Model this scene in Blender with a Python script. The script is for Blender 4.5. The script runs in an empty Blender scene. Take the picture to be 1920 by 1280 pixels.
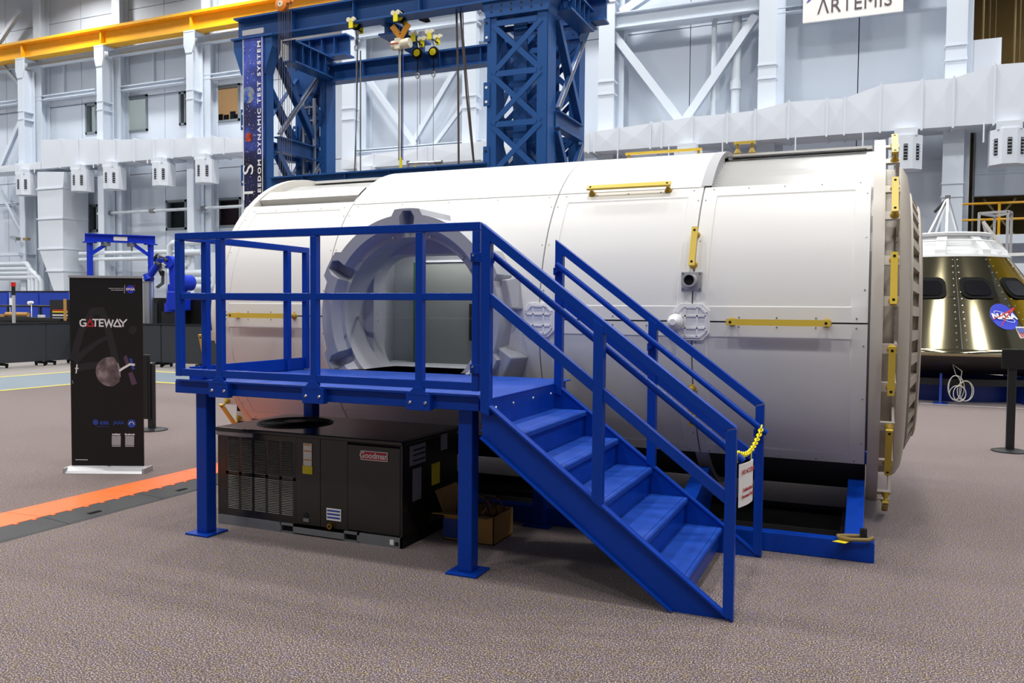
import bpy, math, random
from mathutils import Vector, Matrix
random.seed(7)
PI = math.pi
scene = bpy.context.scene
COL = scene.collection

# ------------------------------------------------------------------ camera
F_PX, CX, CY, EYE = 1555.0, 960.0, 640.0, 1.68
_x = Vector((3620.0, 91.0, -1555.0)).normalized()          # world X, Y, Z seen in camera axes (x right, y down, z forward)
_y = Vector((670.0, -57.0, 1555.0)); _y = (_y - _x * _x.dot(_y)).normalized()
_z = -_x.cross(_y)
if _z.y > 0: _z = -_z
RW = Matrix((_x, _y, _z))                                  # camera -> world
cam_d = bpy.data.cameras.new('camera'); cam = bpy.data.objects.new('camera', cam_d); COL.objects.link(cam)
cam_d.sensor_width = 36.0; cam_d.lens = F_PX / 1920.0 * 36.0; cam_d.clip_end = 200
rgt, upv, bck = RW.col[0], -RW.col[1], -RW.col[2]
cam.matrix_world = Matrix(((rgt.x, upv.x, bck.x, 0), (rgt.y, upv.y, bck.y, 0), (rgt.z, upv.z, bck.z, EYE), (0, 0, 0, 1)))
scene.camera = cam

# ------------------------------------------------------------------ world, exposure
w = bpy.data.worlds.new('world'); scene.world = w; w.use_nodes = True
w.node_tree.nodes['Background'].inputs[0].default_value = (0.80, 0.85, 0.92, 1)
w.node_tree.nodes['Background'].inputs[1].default_value = 0.25
vs = scene.view_settings
vs.view_transform = 'Standard'; vs.look = 'None'; vs.gamma = 1.0; vs.use_curve_mapping = False; vs.exposure = 0.08
LAMP_W = 500.0; LAMP_SPREAD = 150.0
CEIL_Z, LAMP_Z = 20.0, 17.6

# ------------------------------------------------------------------ helpers
def at(x, y, Y):
    d = RW @ Vector((x - CX, y - CY, F_PX)); return d * (Y / d.y) + Vector((0, 0, EYE))
def at_z(x, y, Z=0.0):
    d = RW @ Vector((x - CX, y - CY, F_PX)); return d * ((Z - EYE) / d.z) + Vector((0, 0, EYE))

def lin(v):
    v /= 255.0
    return v / 12.92 if v <= 0.04045 else ((v + 0.055) / 1.055) ** 2.4
def rgb(r, g, b): return (lin(r), lin(g), lin(b), 1.0)

MATS = {}
def mat(name, col, rough=0.5, metal=0.0, spec=0.5, bump=0.0, bscale=60.0, var=0.0, vscale=3.0, emit=None, estr=0.0, coat=0.0):
    m = bpy.data.materials.new(name); m.use_nodes = True
    nt = m.node_tree; b = nt.nodes['Principled BSDF']
    b.inputs['Base Color'].default_value = col; b.inputs['Roughness'].default_value = rough
    b.inputs['Metallic'].default_value = metal; b.inputs['Specular IOR Level'].default_value = spec
    b.inputs['Coat Weight'].default_value = coat
    if emit: b.inputs['Emission Color'].default_value = emit; b.inputs['Emission Strength'].default_value = estr
    if bump or var:
        tc = nt.nodes.new('ShaderNodeTexCoord')
    if var:
        n = nt.nodes.new('ShaderNodeTexNoise'); n.inputs['Scale'].default_value = vscale; n.inputs['Detail'].default_value = 4
        nt.links.new(tc.outputs['Object'], n.inputs['Vector'])
        r = nt.nodes.new('ShaderNodeValToRGB'); e = r.color_ramp.elements
        e[0].position = 0.3; e[1].position = 0.7
        e[0].color = tuple(c * (1 - var) for c in col[:3]) + (1,); e[1].color = tuple(min(1, c * (1 + var * 0.6)) for c in col[:3]) + (1,)
        nt.links.new(n.outputs['Fac'], r.inputs['Fac']); nt.links.new(r.outputs['Color'], b.inputs['Base Color'])
    if bump:
        n2 = nt.nodes.new('ShaderNodeTexNoise'); n2.inputs['Scale'].default_value = bscale; n2.inputs['Detail'].default_value = 3
        nt.links.new(tc.outputs['Object'], n2.inputs['Vector'])
        bp = nt.nodes.new('ShaderNodeBump'); bp.inputs['Strength'].default_value = bump; bp.inputs['Distance'].default_value = 0.01
        nt.links.new(n2.outputs['Fac'], bp.inputs['Height']); nt.links.new(bp.outputs['Normal'], b.inputs['Normal'])
    MATS[name] = m
    return m

def ramp_mat(name, scale, stops, rough=0.6, kind='noise', detail=3.0, bump=0.0, mapscale=(1, 1, 1), spec=0.3, distort=0.0):
    m = bpy.data.materials.new(name); m.use_nodes = True
    nt = m.node_tree; b = nt.nodes['Principled BSDF']; b.inputs['Roughness'].default_value = rough; b.inputs['Specular IOR Level'].default_value = spec
    tc = nt.nodes.new('ShaderNodeTexCoord'); mp = nt.nodes.new('ShaderNodeMapping'); mp.inputs['Scale'].default_value = mapscale
    nt.links.new(tc.outputs['Object'], mp.inputs['Vector'])
    n = nt.nodes.new('ShaderNodeTexNoise'); n.inputs['Scale'].default_value = scale; n.inputs['Detail'].default_value = detail
    n.inputs['Distortion'].default_value = distort
    nt.links.new(mp.outputs['Vector'], n.inputs['Vector'])
    r = nt.nodes.new('ShaderNodeValToRGB'); r.color_ramp.interpolation = 'LINEAR'
    e = r.color_ramp.elements
    while len(e) < len(stops): e.new(0.5)
    for i, (p, c) in enumerate(stops): e[i].position = p; e[i].color = c
    nt.links.new(n.outputs['Fac'], r.inputs['Fac']); nt.links.new(r.outputs['Color'], b.inputs['Base Color'])
    if bump:
        bp = nt.nodes.new('ShaderNodeBump'); bp.inputs['Strength'].default_value = bump; bp.inputs['Distance'].default_value = 0.006
        nt.links.new(n.outputs['Fac'], bp.inputs['Height']); nt.links.new(bp.outputs['Normal'], b.inputs['Normal'])
    MATS[name] = m
    return m

class G:
    """Collects geometry; build() links it as ONE mesh object."""
    def __init__(s): s.v = []; s.f = []
    def add(s, vs_, fs):
        o = len(s.v); s.v += [tuple(p) for p in vs_]; s.f += [tuple(i + o for i in f) for f in fs]; return s
    def box(s, lo, hi):
        x0, y0, z0 = lo; x1, y1, z1 = hi
        if x0 > x1: x0, x1 = x1, x0
        if y0 > y1: y0, y1 = y1, y0
        if z0 > z1: z0, z1 = z1, z0
        return s.add([(x0,y0,z0),(x1,y0,z0),(x1,y1,z0),(x0,y1,z0),(x0,y0,z1),(x1,y0,z1),(x1,y1,z1),(x0,y1,z1)],
                     [(0,3,2,1),(4,5,6,7),(0,1,5,4),(1,2,6,5),(2,3,7,6),(3,0,4,7)])
    def cbox(s, c, sz): return s.box([c[i] - sz[i] / 2 for i in range(3)], [c[i] + sz[i] / 2 for i in range(3)])
    def bar(s, p0, p1, w, h, up=(0, 0, 1)):
        """box beam from p0 to p1; h along 'up' side, w across"""
        p0, p1 = Vector(p0), Vector(p1); d = (p1 - p0).normalized(); u = Vector(up)
        a = d.cross(u)
        if a.length < 1e-6: a = d.cross(Vector((1, 0, 0)))
        a.normalize(); b = a.cross(d).normalized()
        vs_ = []
        for p in (p0, p1):
            for (i, j) in ((-1,-1),(1,-1),(1,1),(-1,1)): vs_.append(p + a * (i * w / 2) + b * (j * h / 2))
        return s.add(vs_, [(0,3,2,1),(4,5,6,7),(0,1,5,4),(1,2,6,5),(2,3,7,6),(3,0,4,7)])
    def ibeam(s, p0, p1, w, h, tf, tw, up=(0, 0, 1)):
        p0, p1 = Vector(p0), Vector(p1); d = (p1 - p0).normalized(); a = d.cross(Vector(up)).normalized(); b = a.cross(d).normalized()
        s.bar(p0 + b * (h - tf) / 2, p1 + b * (h - tf) / 2, w, tf, up); s.bar(p0 - b * (h - tf) / 2, p1 - b * (h - tf) / 2, w, tf, up)
        return s.bar(p0, p1, tw, h - 2 * tf, up)
    def cyl(s, p0, p1, r0, r1=None, n=12, caps=True):
        r1 = r0 if r1 is None else r1
        p0, p1 = Vector(p0), Vector(p1); d = (p1 - p0).normalized()
        a = d.cross(Vector((0, 0, 1)))
        if a.length < 1e-4: a = d.cross(Vector((1, 0, 0)))
        a.normalize(); b = d.cross(a).normalized()
        vs_ = []
        for p, r in ((p0, r0), (p1, r1)):
            for i in range(n):
                t = 2 * PI * i / n; vs_.append(p + a * (r * math.cos(t)) + b * (r * math.sin(t)))
        fs = [(i, (i + 1) % n, n + (i + 1) % n, n + i) for i in range(n)]
        if caps: fs += [tuple(range(n))[::-1], tuple(range(n, 2 * n))]
        return s.add(vs_, fs)
    def tube(s, pts, r, n=8, closed=False):
        pts = [Vector(p) for p in pts]; m = len(pts); rings = []
        prev = None
        for i, p in enumerate(pts):
            if closed: d = pts[(i + 1) % m] - pts[i - 1]
            else: d = pts[min(i + 1, m - 1)] - pts[max(i - 1, 0)]
            d.normalize()
            if prev is None:
                a = d.cross(Vector((0, 0, 1)))
                if a.length < 1e-3: a = d.cross(Vector((1, 0, 0)))
            else:
                a = prev - d * prev.dot(d)
            a.normalize(); prev = a; b = d.cross(a)
            rings.append([p + a * (r * math.cos(2 * PI * k / n)) + b * (r * math.sin(2 * PI * k / n)) for k in range(n)])
        vs_ = [q for rg in rings for q in rg]; fs = []
        for i in range(m if closed else m - 1):
            j = (i + 1) % m
            for k in range(n): fs.append((i*n+k, i*n+(k+1)%n, j*n+(k+1)%n, j*n+k))
        if not closed: fs += [tuple(range(n))[::-1], tuple(range((m-1)*n, m*n))]
        return s.add(vs_, fs)
    def prism(s, poly, d0, d1, axis='y'):
        """poly in the two remaining axes (x,z for y; y,z for x; x,y for z), extruded d0..d1"""
        def P(a, b, d): return {'y': (a, d, b), 'x': (d, a, b), 'z': (a, b, d)}[axis]
        n = len(poly); vs_ = [P(a, b, d0) for a, b in poly] + [P(a, b, d1) for a, b in poly]
        ar = sum(poly[i][0] * poly[(i+1) % n][1] - poly[(i+1) % n][0] * poly[i][1] for i in range(n))
        fwd = tuple(range(n)); flip = (ar > 0) == (axis != 'y')
        if d1 < d0: flip = not flip
        fs = [fwd[::-1] if flip else fwd, tuple(range(n, 2*n)) if flip else tuple(range(n, 2*n))[::-1]]
        for i in range(n):
            q = (i, (i+1) % n, n + (i+1) % n, n + i); fs.append(q if flip else q[::-1])
        return s.add(vs_, fs)
    def lathe(s, prof, o, axis='x', n=96, t0=0.0, t1=2*PI, close=False):
        """prof: list of (along, radius); about an axis through o. angle 0 faces -Y (x axis) """
        full = abs(t1 - t0 - 2*PI) < 1e-6; m = n if full else n + 1; vs_ = []
        for i in range(m):
            t = t0 + (t1 - t0) * i / n; c, sn = math.cos(t), math.sin(t)
            for a, r in prof:
                if axis == 'x': vs_.append((o[0] + a, o[1] - r * c, o[2] + r * sn))
                elif axis == 'y': vs_.append((o[0] + r * c, o[1] + a, o[2] + r * sn))
                else: vs_.append((o[0] + r * c, o[1] + r * sn, o[2] + a))
        k = len(prof); fs = []
        for i in range(n):
            j = (i + 1) % m
            for q in range(k if close else k - 1):
                q2 = (q + 1) % k
                fs.append((i*k+q, i*k+q2, j*k+q2, j*k+q))
        return s.add(vs_, fs)
    def xf(s, M):
        s.v = [tuple(M @ Vector(p)) for p in s.v]; return s
    def build(s, name, m, parent=None, smooth=None, bevel=0.0, kind=None, label=None):
        me = bpy.data.meshes.new(name); me.from_pydata(s.v, [], s.f); me.validate(); me.update()
        import bmesh
        bm = bmesh.new(); bm.from_mesh(me); bmesh.ops.recalc_face_normals(bm, faces=bm.faces); bm.to_mesh(me); bm.free()
        if smooth is not None:
            for p in me.polygons: p.use_smooth = True
            me.set_sharp_from_angle(angle=math.radians(smooth))
        me.materials.append(MATS[m] if isinstance(m, str) else m)
        o = bpy.data.objects.new(name, me); COL.objects.link(o)
        if bevel:
            md = o.modifiers.new('bevel', 'BEVEL'); md.width = bevel; md.segments = 2; md.limit_method = 'ANGLE'; md.angle_limit = math.radians(40)
        put(o, parent)
        if kind: o['kind'] = kind
        if label: o['label'] = label
        return o

ROOT_LOC = {}
def put(o, parent):
    """parts are modelled in world coordinates; the parent inverse takes the thing's base off again"""
    if parent is None: return
    o.parent = parent
    p = parent; L = None
    while p is not None:
        if p.name in ROOT_LOC: L = ROOT_LOC[p.name]
        p = p.parent
    if parent.name in ROOT_LOC and L is not None:
        o.matrix_parent_inverse = Matrix.Translation(-L)
def thing(name, loc, label, cat, group=None):
    o = bpy.data.objects.new(name, None); COL.objects.link(o); o.empty_display_size = 0.2
    o.location = loc; ROOT_LOC[o.name] = Vector(loc)
    o['label'] = label; o['category'] = cat
    if group: o['group'] = group
    return o
def tag(o, label, cat, group=None, kind=None):
    o['label'] = label; o['category'] = cat
    if group: o['group'] = group
    if kind: o['kind'] = kind
    return o
def struct(o): o['kind'] = 'structure'; return o
def dup(root, delta, label=None, rotz=0.0):
    """copy of a thing with copies of its parts and sub-parts, moved by delta"""
    def cp(o, par):
        c = o.copy(); COL.objects.link(c)
        if par is not None: c.parent = par; c.matrix_parent_inverse = o.matrix_parent_inverse.copy()
        for ch in kids.get(o.name, ()): cp(ch, c)
        return c
    kids = {}
    for o in root.children_recursive: kids.setdefault(o.parent.name, []).append(o)
    r = cp(root, None); r.location = root.location + Vector(delta)
    if rotz: r.rotation_euler.z += rotz
    if label: r['label'] = label
    return r
def copy_part(src, name, parent, M):
    """another object sharing mesh data, placed by matrix M (world)"""
    o = bpy.data.objects.new(name, src.data); COL.objects.link(o); o.matrix_basis = M; put(o, parent); return o

_txt = {}
def text_geo(body, size, M, ext=0.0, align='CENTER', bold=0.0, xscale=1.0, spacing=1.0):
    """lettering as mesh geometry: font curve in XY, moved by matrix M"""
    cu = bpy.data.curves.new('lettering', 'FONT'); cu.body = body; cu.size = size; cu.extrude = ext; cu.align_x = align; cu.align_y = 'CENTER'
    cu.offset = bold; cu.resolution_u = 3; cu.space_character = spacing
    ob = bpy.data.objects.new('lettering', cu); COL.objects.link(ob)
    dg = bpy.context.evaluated_depsgraph_get(); me = ob.evaluated_get(dg).to_mesh()
    g = G(); S = Matrix.Diagonal((xscale, 1, 1, 1))
    g.add([M @ (S @ v.co) for v in me.vertices], [tuple(p.vertices) for p in me.polygons])
    ob.evaluated_get(dg).to_mesh_clear(); bpy.data.objects.remove(ob); bpy.data.curves.remove(cu)
    return g
def frame(o, xd, yd):
    """matrix with origin o and axes xd, yd, xd x yd"""
    xd, yd = Vector(xd).normalized(), Vector(yd).normalized(); zd = xd.cross(yd)
    return Matrix(((xd.x, yd.x, zd.x, o[0]), (xd.y, yd.y, zd.y, o[1]), (xd.z, yd.z, zd.z, o[2]), (0, 0, 0, 1)))
def flat(g, pts, M, z=0.0):
    g.add([M @ Vector((a, b, z)) for a, b in pts], [tuple(range(len(pts)))]); return g
def disc(g, c, r, M, z=0.0, n=32, sx=1.0): return flat(g, [(c[0] + sx * r * math.cos(2*PI*i/n), c[1] + r * math.sin(2*PI*i/n)) for i in range(n)], M, z)
def stroke(g, pts, wd, M, z=0.0, wd1=None):
    """a drawn line of width wd as flat quads with mitred joints"""
    pts = [Vector(p) for p in pts]; n = len(pts); L, R_ = [], []
    for i, p in enumerate(pts):
        d0 = (p - pts[i-1]).normalized() if i else None; d1 = (pts[i+1] - p).normalized() if i < n-1 else None
        d = ((d0 or d1) + (d1 or d0)).normalized(); nn = Vector((-d.y, d.x))
        base = d1 or d0; k = max(0.35, nn.dot(Vector((-base.y, base.x))))
        ww = wd if wd1 is None else wd + (wd1 - wd) * i / (n - 1)
        L.append(p + nn * (ww / 2 / k)); R_.append(p - nn * (ww / 2 / k))
    vs_ = [M @ Vector((q.x, q.y, z)) for q in L + R_]
    g.add(vs_, [(i, i+1, n+i+1, n+i) for i in range(n-1)]); return g
def arc(cx, cy, r, a0, a1, n=16, sx=1.0): return [(cx + sx * r * math.cos(math.radians(a0 + (a1-a0)*i/n)), cy + r * math.sin(math.radians(a0 + (a1-a0)*i/n))) for i in range(n+1)]

# ------------------------------------------------------------------ materials
mat('wall_paint', rgb(207, 216, 228), 0.6, var=0.03, vscale=0.3, spec=0.3)
mat('wall_front_paint', rgb(122, 128, 136), 0.6)
mat('column_paint', rgb(212, 221, 232), 0.5, spec=0.3)
mat('duct_paint', rgb(216, 222, 231), 0.45, spec=0.35)
mat('shadow_gap', rgb(120, 128, 138), 0.7)
mat('ceiling_deck', rgb(122, 126, 132), 0.7)
mat('crane_yellow', rgb(243, 180, 24), 0.4, var=0.05)
mat('frame_blue', rgb(36, 80, 140), 0.38, spec=0.25, var=0.06, vscale=1.5)
mat('brace_grey', rgb(150, 150, 152), 0.4, 0.3)
mat('stair_blue', rgb(8, 58, 158), 0.30, var=0.05, vscale=4.0, spec=0.18, bump=0.03, bscale=25)
mat('tread_blue', rgb(17, 66, 162), 0.5, spec=0.25, var=0.10, vscale=9.0, bump=0.35, bscale=160)
mat('hull_white', rgb(228, 227, 224), 0.38, spec=0.3, var=0.012, vscale=1.2)
mat('hull_inner', rgb(196, 196, 196), 0.35, spec=0.5)
mat('hull_skin', rgb(166, 166, 164), 0.28, spec=0.5)
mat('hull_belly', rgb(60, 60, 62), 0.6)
mat('frame_white', rgb(226, 222, 214), 0.45)
mat('collar_beige', rgb(196, 189, 180), 0.38)
mat('dome_beige', rgb(176, 167, 154), 0.45, var=0.02)
mat('ring_grey', rgb(158, 160, 168), 0.5, var=0.03)
mat('interior_grey', rgb(176, 181, 188), 0.5)
mat('door_grey', rgb(128, 133, 130), 0.5, var=0.05, vscale=2.0)
mat('green_edge', rgb(60, 96, 58), 0.5)
mat('handrail_yellow', rgb(220, 188, 66), 0.42)
mat('handrail_yellow_dark', rgb(176, 142, 36), 0.5)
mat('black_rubber', rgb(18, 18, 18), 0.7, spec=0.1)
mat('black_hole', rgb(8, 8, 9), 0.8)
mat('steel', rgb(205, 205, 208), 0.25, 1.0)
mat('zinc', rgb(150, 152, 152), 0.4, 0.8)
mat('aluminium', rgb(190, 192, 195), 0.35, 0.9)
mat('plastic_grey', rgb(168, 168, 172), 0.45)
mat('plastic_white', rgb(236, 236, 238), 0.4)
mat('chain_yellow', rgb(240, 224, 20), 0.4)
mat('paper_white', rgb(232, 228, 224), 0.6)
mat('red_print', rgb(176, 44, 44), 0.6)
mat('unit_black', rgb(38, 36, 33), 0.2, spec=0.5, var=0.04)
mat('unit_dark', rgb(20, 20, 19), 0.5, spec=0.25)
mat('louver_metal', rgb(150, 146, 138), 0.4)
mat('galvanised', rgb(150, 154, 158), 0.4, 0.7, var=0.08, vscale=6)
mat('brass', rgb(190, 146, 60), 0.3, 1.0)
mat('label_orange', rgb(214, 144, 30), 0.6)
mat('label_yellow', rgb(232, 212, 30), 0.6)
mat('label_blue', rgb(40, 66, 150), 0.6)
mat('label_grey', rgb(150, 150, 156), 0.6)
mat('logo_red', rgb(190, 26, 40), 0.4)
mat('cardboard', rgb(176, 132, 70), 0.8, var=0.08)
mat('cable_brown', rgb(92, 60, 48), 0.5)
mat('ramp_orange', rgb(240, 108, 44), 0.5, var=0.05)
mat('ramp_black', rgb(48, 48, 50), 0.65, bump=0.3, bscale=50)
mat('banner_black', rgb(20, 18, 18), 0.45, spec=0.4)
mat('banner_grey', rgb(40, 38, 42), 0.45, spec=0.4)
mat('print_white', rgb(232, 232, 232), 0.5)
mat('print_red', rgb(190, 40, 50), 0.5)
mat('print_blue', rgb(38, 72, 168), 0.5)
mat('print_nasa', rgb(36, 56, 190), 0.45)
mat('print_violet', rgb(84, 60, 84), 0.5)
mat('print_tan', rgb(150, 130, 92), 0.5)
mat('banner_silver', rgb(196, 196, 198), 0.35, 0.6)
mat('barrier_grey', rgb(46, 50, 56), 0.5)
mat('partition_blue', rgb(16, 60, 178), 0.4, var=0.06, vscale=1.0)
mat('robot_blue', rgb(18, 50, 186), 0.3, spec=0.3)
mat('dark_metal', rgb(36, 36, 38), 0.4, 0.3)
mat('black_box', rgb(16, 16, 17), 0.45)
mat('red_lamp', rgb(200, 30, 24), 0.3)
mat('gold_foil', rgb(196, 186, 150), 0.10, 1.0, var=0.03, vscale=2.0)
mat('gold_bright', rgb(226, 180, 40), 0.14, 1.0)
mat('capsule_white', rgb(232, 234, 235), 0.4)
mat('heat_shield', rgb(44, 40, 40), 0.4)
mat('window_dark', rgb(18, 18, 22), 0.08, spec=0.8)
mat('stand_blue', rgb(22, 58, 160), 0.4)
mat('pipe_paint', rgb(206, 214, 222), 0.5)
mat('window_frame', rgb(120, 128, 134), 0.5)
mat('mezz_brown', rgb(138, 118, 74), 0.8, var=0.2, vscale=0.6)
mat('mezz_rod', rgb(150, 132, 92), 0.6)
mat('rail_yellow', rgb(226, 166, 20), 0.4)
mat('sign_white', rgb(236, 234, 232), 0.6)
mat('sign_text', rgb(84, 74, 74), 0.6)
mat('sign_blue', rgb(74, 66, 170), 0.6)
mat('floor_beige', rgb(134, 129, 126), 0.5, var=0.05)
mat('floor_blue', rgb(112, 126, 136), 0.45, var=0.04)
mat('line_yellow', rgb(206, 190, 60), 0.5)
mat('lamp_lens', rgb(255, 255, 255), 0.4, emit=(1.0, 0.98, 0.94, 1), estr=8.0)
mat('lamp_body', rgb(180, 182, 186), 0.4, 0.5)
mat('orange_hoist', rgb(232, 130, 36), 0.4)
mat('hoist_cream', rgb(224, 216, 190), 0.4)
mat('rope_dark', rgb(84, 74, 70), 0.7)
mat('cable_white', rgb(206, 204, 196), 0.5)
mat('room_warm', rgb(196, 130, 70), 0.7, emit=(0.9, 0.55, 0.28, 1), estr=0.4)
mat('room_pale', rgb(176, 186, 186), 0.6, emit=(0.72, 0.78, 0.76, 1), estr=0.45)  # glow put into the pale blinds, which come out dark in the recess
mat('room_maroon', rgb(62, 38, 44), 0.6)
mat('room_dark', rgb(34, 40, 46), 0.6)
def carpet_mat():
    """looped carpet: fine dark and light flecks, with patches that lean yellow or lavender"""
    m = bpy.data.materials.new('carpet'); m.use_nodes = True; nt = m.node_tree; b = nt.nodes['Principled BSDF']; L = nt.links.new
    b.inputs['Roughness'].default_value = 0.95; b.inputs['Specular IOR Level'].default_value = 0.08
    b.inputs['Sheen Weight'].default_value = 1.0; b.inputs['Sheen Roughness'].default_value = 0.4; b.inputs['Sheen Tint'].default_value = rgb(225, 210, 208)
    tc = nt.nodes.new('ShaderNodeTexCoord')
    def noise(sc, det, off):
        mp = nt.nodes.new('ShaderNodeMapping'); mp.inputs['Location'].default_value = (off, off * 1.7, 0); L(tc.outputs['Object'], mp.inputs['Vector'])
        n = nt.nodes.new('ShaderNodeTexNoise'); n.inputs['Scale'].default_value = sc; n.inputs['Detail'].default_value = det; L(mp.outputs['Vector'], n.inputs['Vector']); return n.outputs['Fac']
    def ramp(src, stops):
        r = nt.nodes.new('ShaderNodeValToRGB'); e = r.color_ramp.elements
        while len(e) < len(stops): e.new(0.5)
        for i, (p, c) in enumerate(stops): e[i].position = p; e[i].color = c
        L(src, r.inputs['Fac']); return r.outputs['Color']
    def mix(f, a_, b_):
        x = nt.nodes.new('ShaderNodeMix'); x.data_type = 'RGBA'; L(f, x.inputs['Factor']); L(a_, x.inputs['A']); L(b_, x.inputs['B']); return x.outputs['Result']
    fine = noise(125.0, 2.0, 0.0)
    base = ramp(fine, [(0.36, rgb(30, 24, 27)), (0.48, rgb(83, 72, 72)), (0.56, rgb(110, 98, 96)), (0.66, rgb(190, 174, 161))])
    yel = ramp(fine, [(0.36, rgb(32, 25, 24)), (0.48, rgb(83, 72, 62)), (0.56, rgb(114, 99, 79)), (0.66, rgb(194, 174, 115))])
    lav = ramp(fine, [(0.36, rgb(32, 27, 36)), (0.48, rgb(83, 73, 81)), (0.56, rgb(108, 96, 105)), (0.66, rgb(173, 161, 188))])
    py_ = ramp(noise(17.0, 2.0, 3.1), [(0.52, (0, 0, 0, 1)), (0.66, (0.8, 0.8, 0.8, 1))]); pl = ramp(noise(17.0, 2.0, 7.7), [(0.55, (0, 0, 0, 1)), (0.68, (0.8, 0.8, 0.8, 1))])
    L(mix(pl, mix(py_, base, yel), lav), b.inputs['Base Color'])
    bp = nt.nodes.new('ShaderNodeBump'); bp.inputs['Strength'].default_value = 0.25; bp.inputs['Distance'].default_value = 0.005; L(fine, bp.inputs['Height']); L(bp.outputs['Normal'], b.inputs['Normal'])
    MATS['carpet'] = m
carpet_mat()
ramp_mat('galaxy', 1.1, [(0.30, rgb(12, 12, 26)), (0.50, rgb(34, 36, 84)), (0.64, rgb(64, 84, 178)), (0.80, rgb(120, 110, 190))], 0.5, detail=5.0)
ramp_mat('planet_earth', 5.0, [(0.38, rgb(36, 74, 160)), (0.5, rgb(120, 140, 170)), (0.56, rgb(150, 128, 88)), (0.68, rgb(226, 230, 236))], 0.6, detail=6.0)
ramp_mat('planet_mars', 6.0, [(0.35, rgb(90, 30, 22)), (0.6, rgb(190, 70, 44))], 0.6)
ramp_mat('planet_moon', 9.0, [(0.3, rgb(66, 56, 58)), (0.55, rgb(120, 106, 108)), (0.75, rgb(176, 164, 164))], 0.6, detail=6.0)
glass = mat('window_glass', rgb(220, 226, 228), 0.03); glass.node_tree.nodes['Principled BSDF'].inputs['Transmission Weight'].default_value = 1.0
glass.node_tree.nodes['Principled BSDF'].inputs['IOR'].default_value = 1.05

# ------------------------------------------------------------------ the hall: floor, walls, ceiling, lamps
X0, X1, Y0, Y1 = -52.0, 16.0, -16.0, 30.0
floor = struct(G().box((X0, Y0, -0.2), (X1, Y1 + 6, 0)).build('floor', 'carpet'))
# painted aisle beyond the carpet, an L with yellow edge lines
struct(G().prism([(-52, -16), (-18.33, -16), (-18.33, 15.72), (-12.0, 15.72), (-12.0, 30), (-52, 30)], 0.0, 0.003, 'z').build('floor_concrete', 'floor_beige'))
struct(G().prism([(-18.33, -16), (-15.45, -16), (-15.45, 13.54), (-8.0, 13.54), (-8.0, 15.72), (-18.33, 15.72)], 0.0, 0.004, 'z').build('floor_aisle', 'floor_blue'))
struct(G().prism([(-18.40, -16), (-18.26, -16), (-18.26, 15.65), (-8, 15.65), (-8, 15.79), (-18.40, 15.79)], 0.003, 0.006, 'z').build('trim_1', 'line_yellow'))
struct(G().prism([(-15.52, -16), (-15.38, -16), (-15.38, 13.47), (-8, 13.47), (-8, 13.61), (-15.52, 13.61)], 0.003, 0.006, 'z').build('trim_2', 'line_yellow'))
struct(G().box((X0, Y0, CEIL_Z), (X1, Y1 + 6, CEIL_Z + 0.3)).build('ceiling', 'ceiling_deck'))
struct(G().box((X0 - 0.3, Y0, 0), (X0, Y1, CEIL_Z)).build('wall_left', 'wall_paint'))
struct(G().box((X1, Y0, 0), (X1 + 0.3, Y1, CEIL_Z)).build('wall_right', 'wall_paint'))
struct(G().box((X0, Y0 - 0.3, 0), (X1, Y0, CEIL_Z)).build('wall_front', 'wall_front_paint'))

# high bay lamps
lamp0 = None
for i, lx in enumerate((-44, -35, -26, -17.5, -9, -0.5, 8)):
    for j, ly in enumerate((-5, 3.5, 12, 20, 26.8)):
        if lamp0 is None:
            lamp0 = thing('high_bay_lamp', (lx, ly, LAMP_Z), '', 'lamp', 'high bay lamps under the roof')
            o_ = (lx, ly, LAMP_Z)
            G().lathe([(0.5, 0.10), (0.42, 0.18), (0.1, 0.52), (0.0, 0.56), (0.0, 0.52)], o_, 'z', 24).build('reflector', 'lamp_body', lamp0, 40)
            G().cyl((lx, ly, LAMP_Z + 0.5), (lx, ly, CEIL_Z), 0.03).build('hanger', 'lamp_body', lamp0)
            G().cyl((lx, ly, LAMP_Z + 0.02), (lx, ly, LAMP_Z + 0.05), 0.50, n=24).build('lens', 'lamp_lens', lamp0)
            r = lamp0
        else:
            r = dup(lamp0, (lx + 44, ly + 5, 0))
        r['label'] = 'round high bay lamp hanging from the roof far above the hall'
        ld = bpy.data.lights.new('lamp_light', 'AREA'); ld.shape = 'DISK'; ld.size = 1.1; ld.energy = LAMP_W; ld.color = (1.0, 0.985, 0.96); ld.spread = math.radians(LAMP_SPREAD)
        lo = bpy.data.objects.new('lamp_light', ld); COL.objects.link(lo); lo.location = (lx, ly, LAMP_Z - 0.03)

# ------------------------------------------------------------------ back wall with columns, girts, braces, windows
YW = 30.0
wins = []   # (x0, x1, z0, z1, material, frame depth)
def win_px(xa, ya, xb, yb, m):
    a, b = at(xa, ya, YW - 0.02), at(xb, yb, YW - 0.02); wins.append((a.x, b.x, b.z, a.z, m))
win_px(160, 195, 182, 250, 'room_pale'); win_px(226, 183, 277, 245, 'room_pale'); win_px(336, 173, 349, 234, 'room_dark'); win_px(392, 163, 450, 226, 'room_warm')
win_px(168, 384, 184, 434, 'room_dark'); win_px(311, 376, 350, 430, 'room_dark'); win_px(403, 372, 452, 425, 'room_maroon')
wb = bpy.data.objects.new('wall_back', None); COL.objects.link(wb); wb['kind'] = 'structure'; ROOT_LOC[wb.name] = Vector((0, 0, 0))
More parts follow.
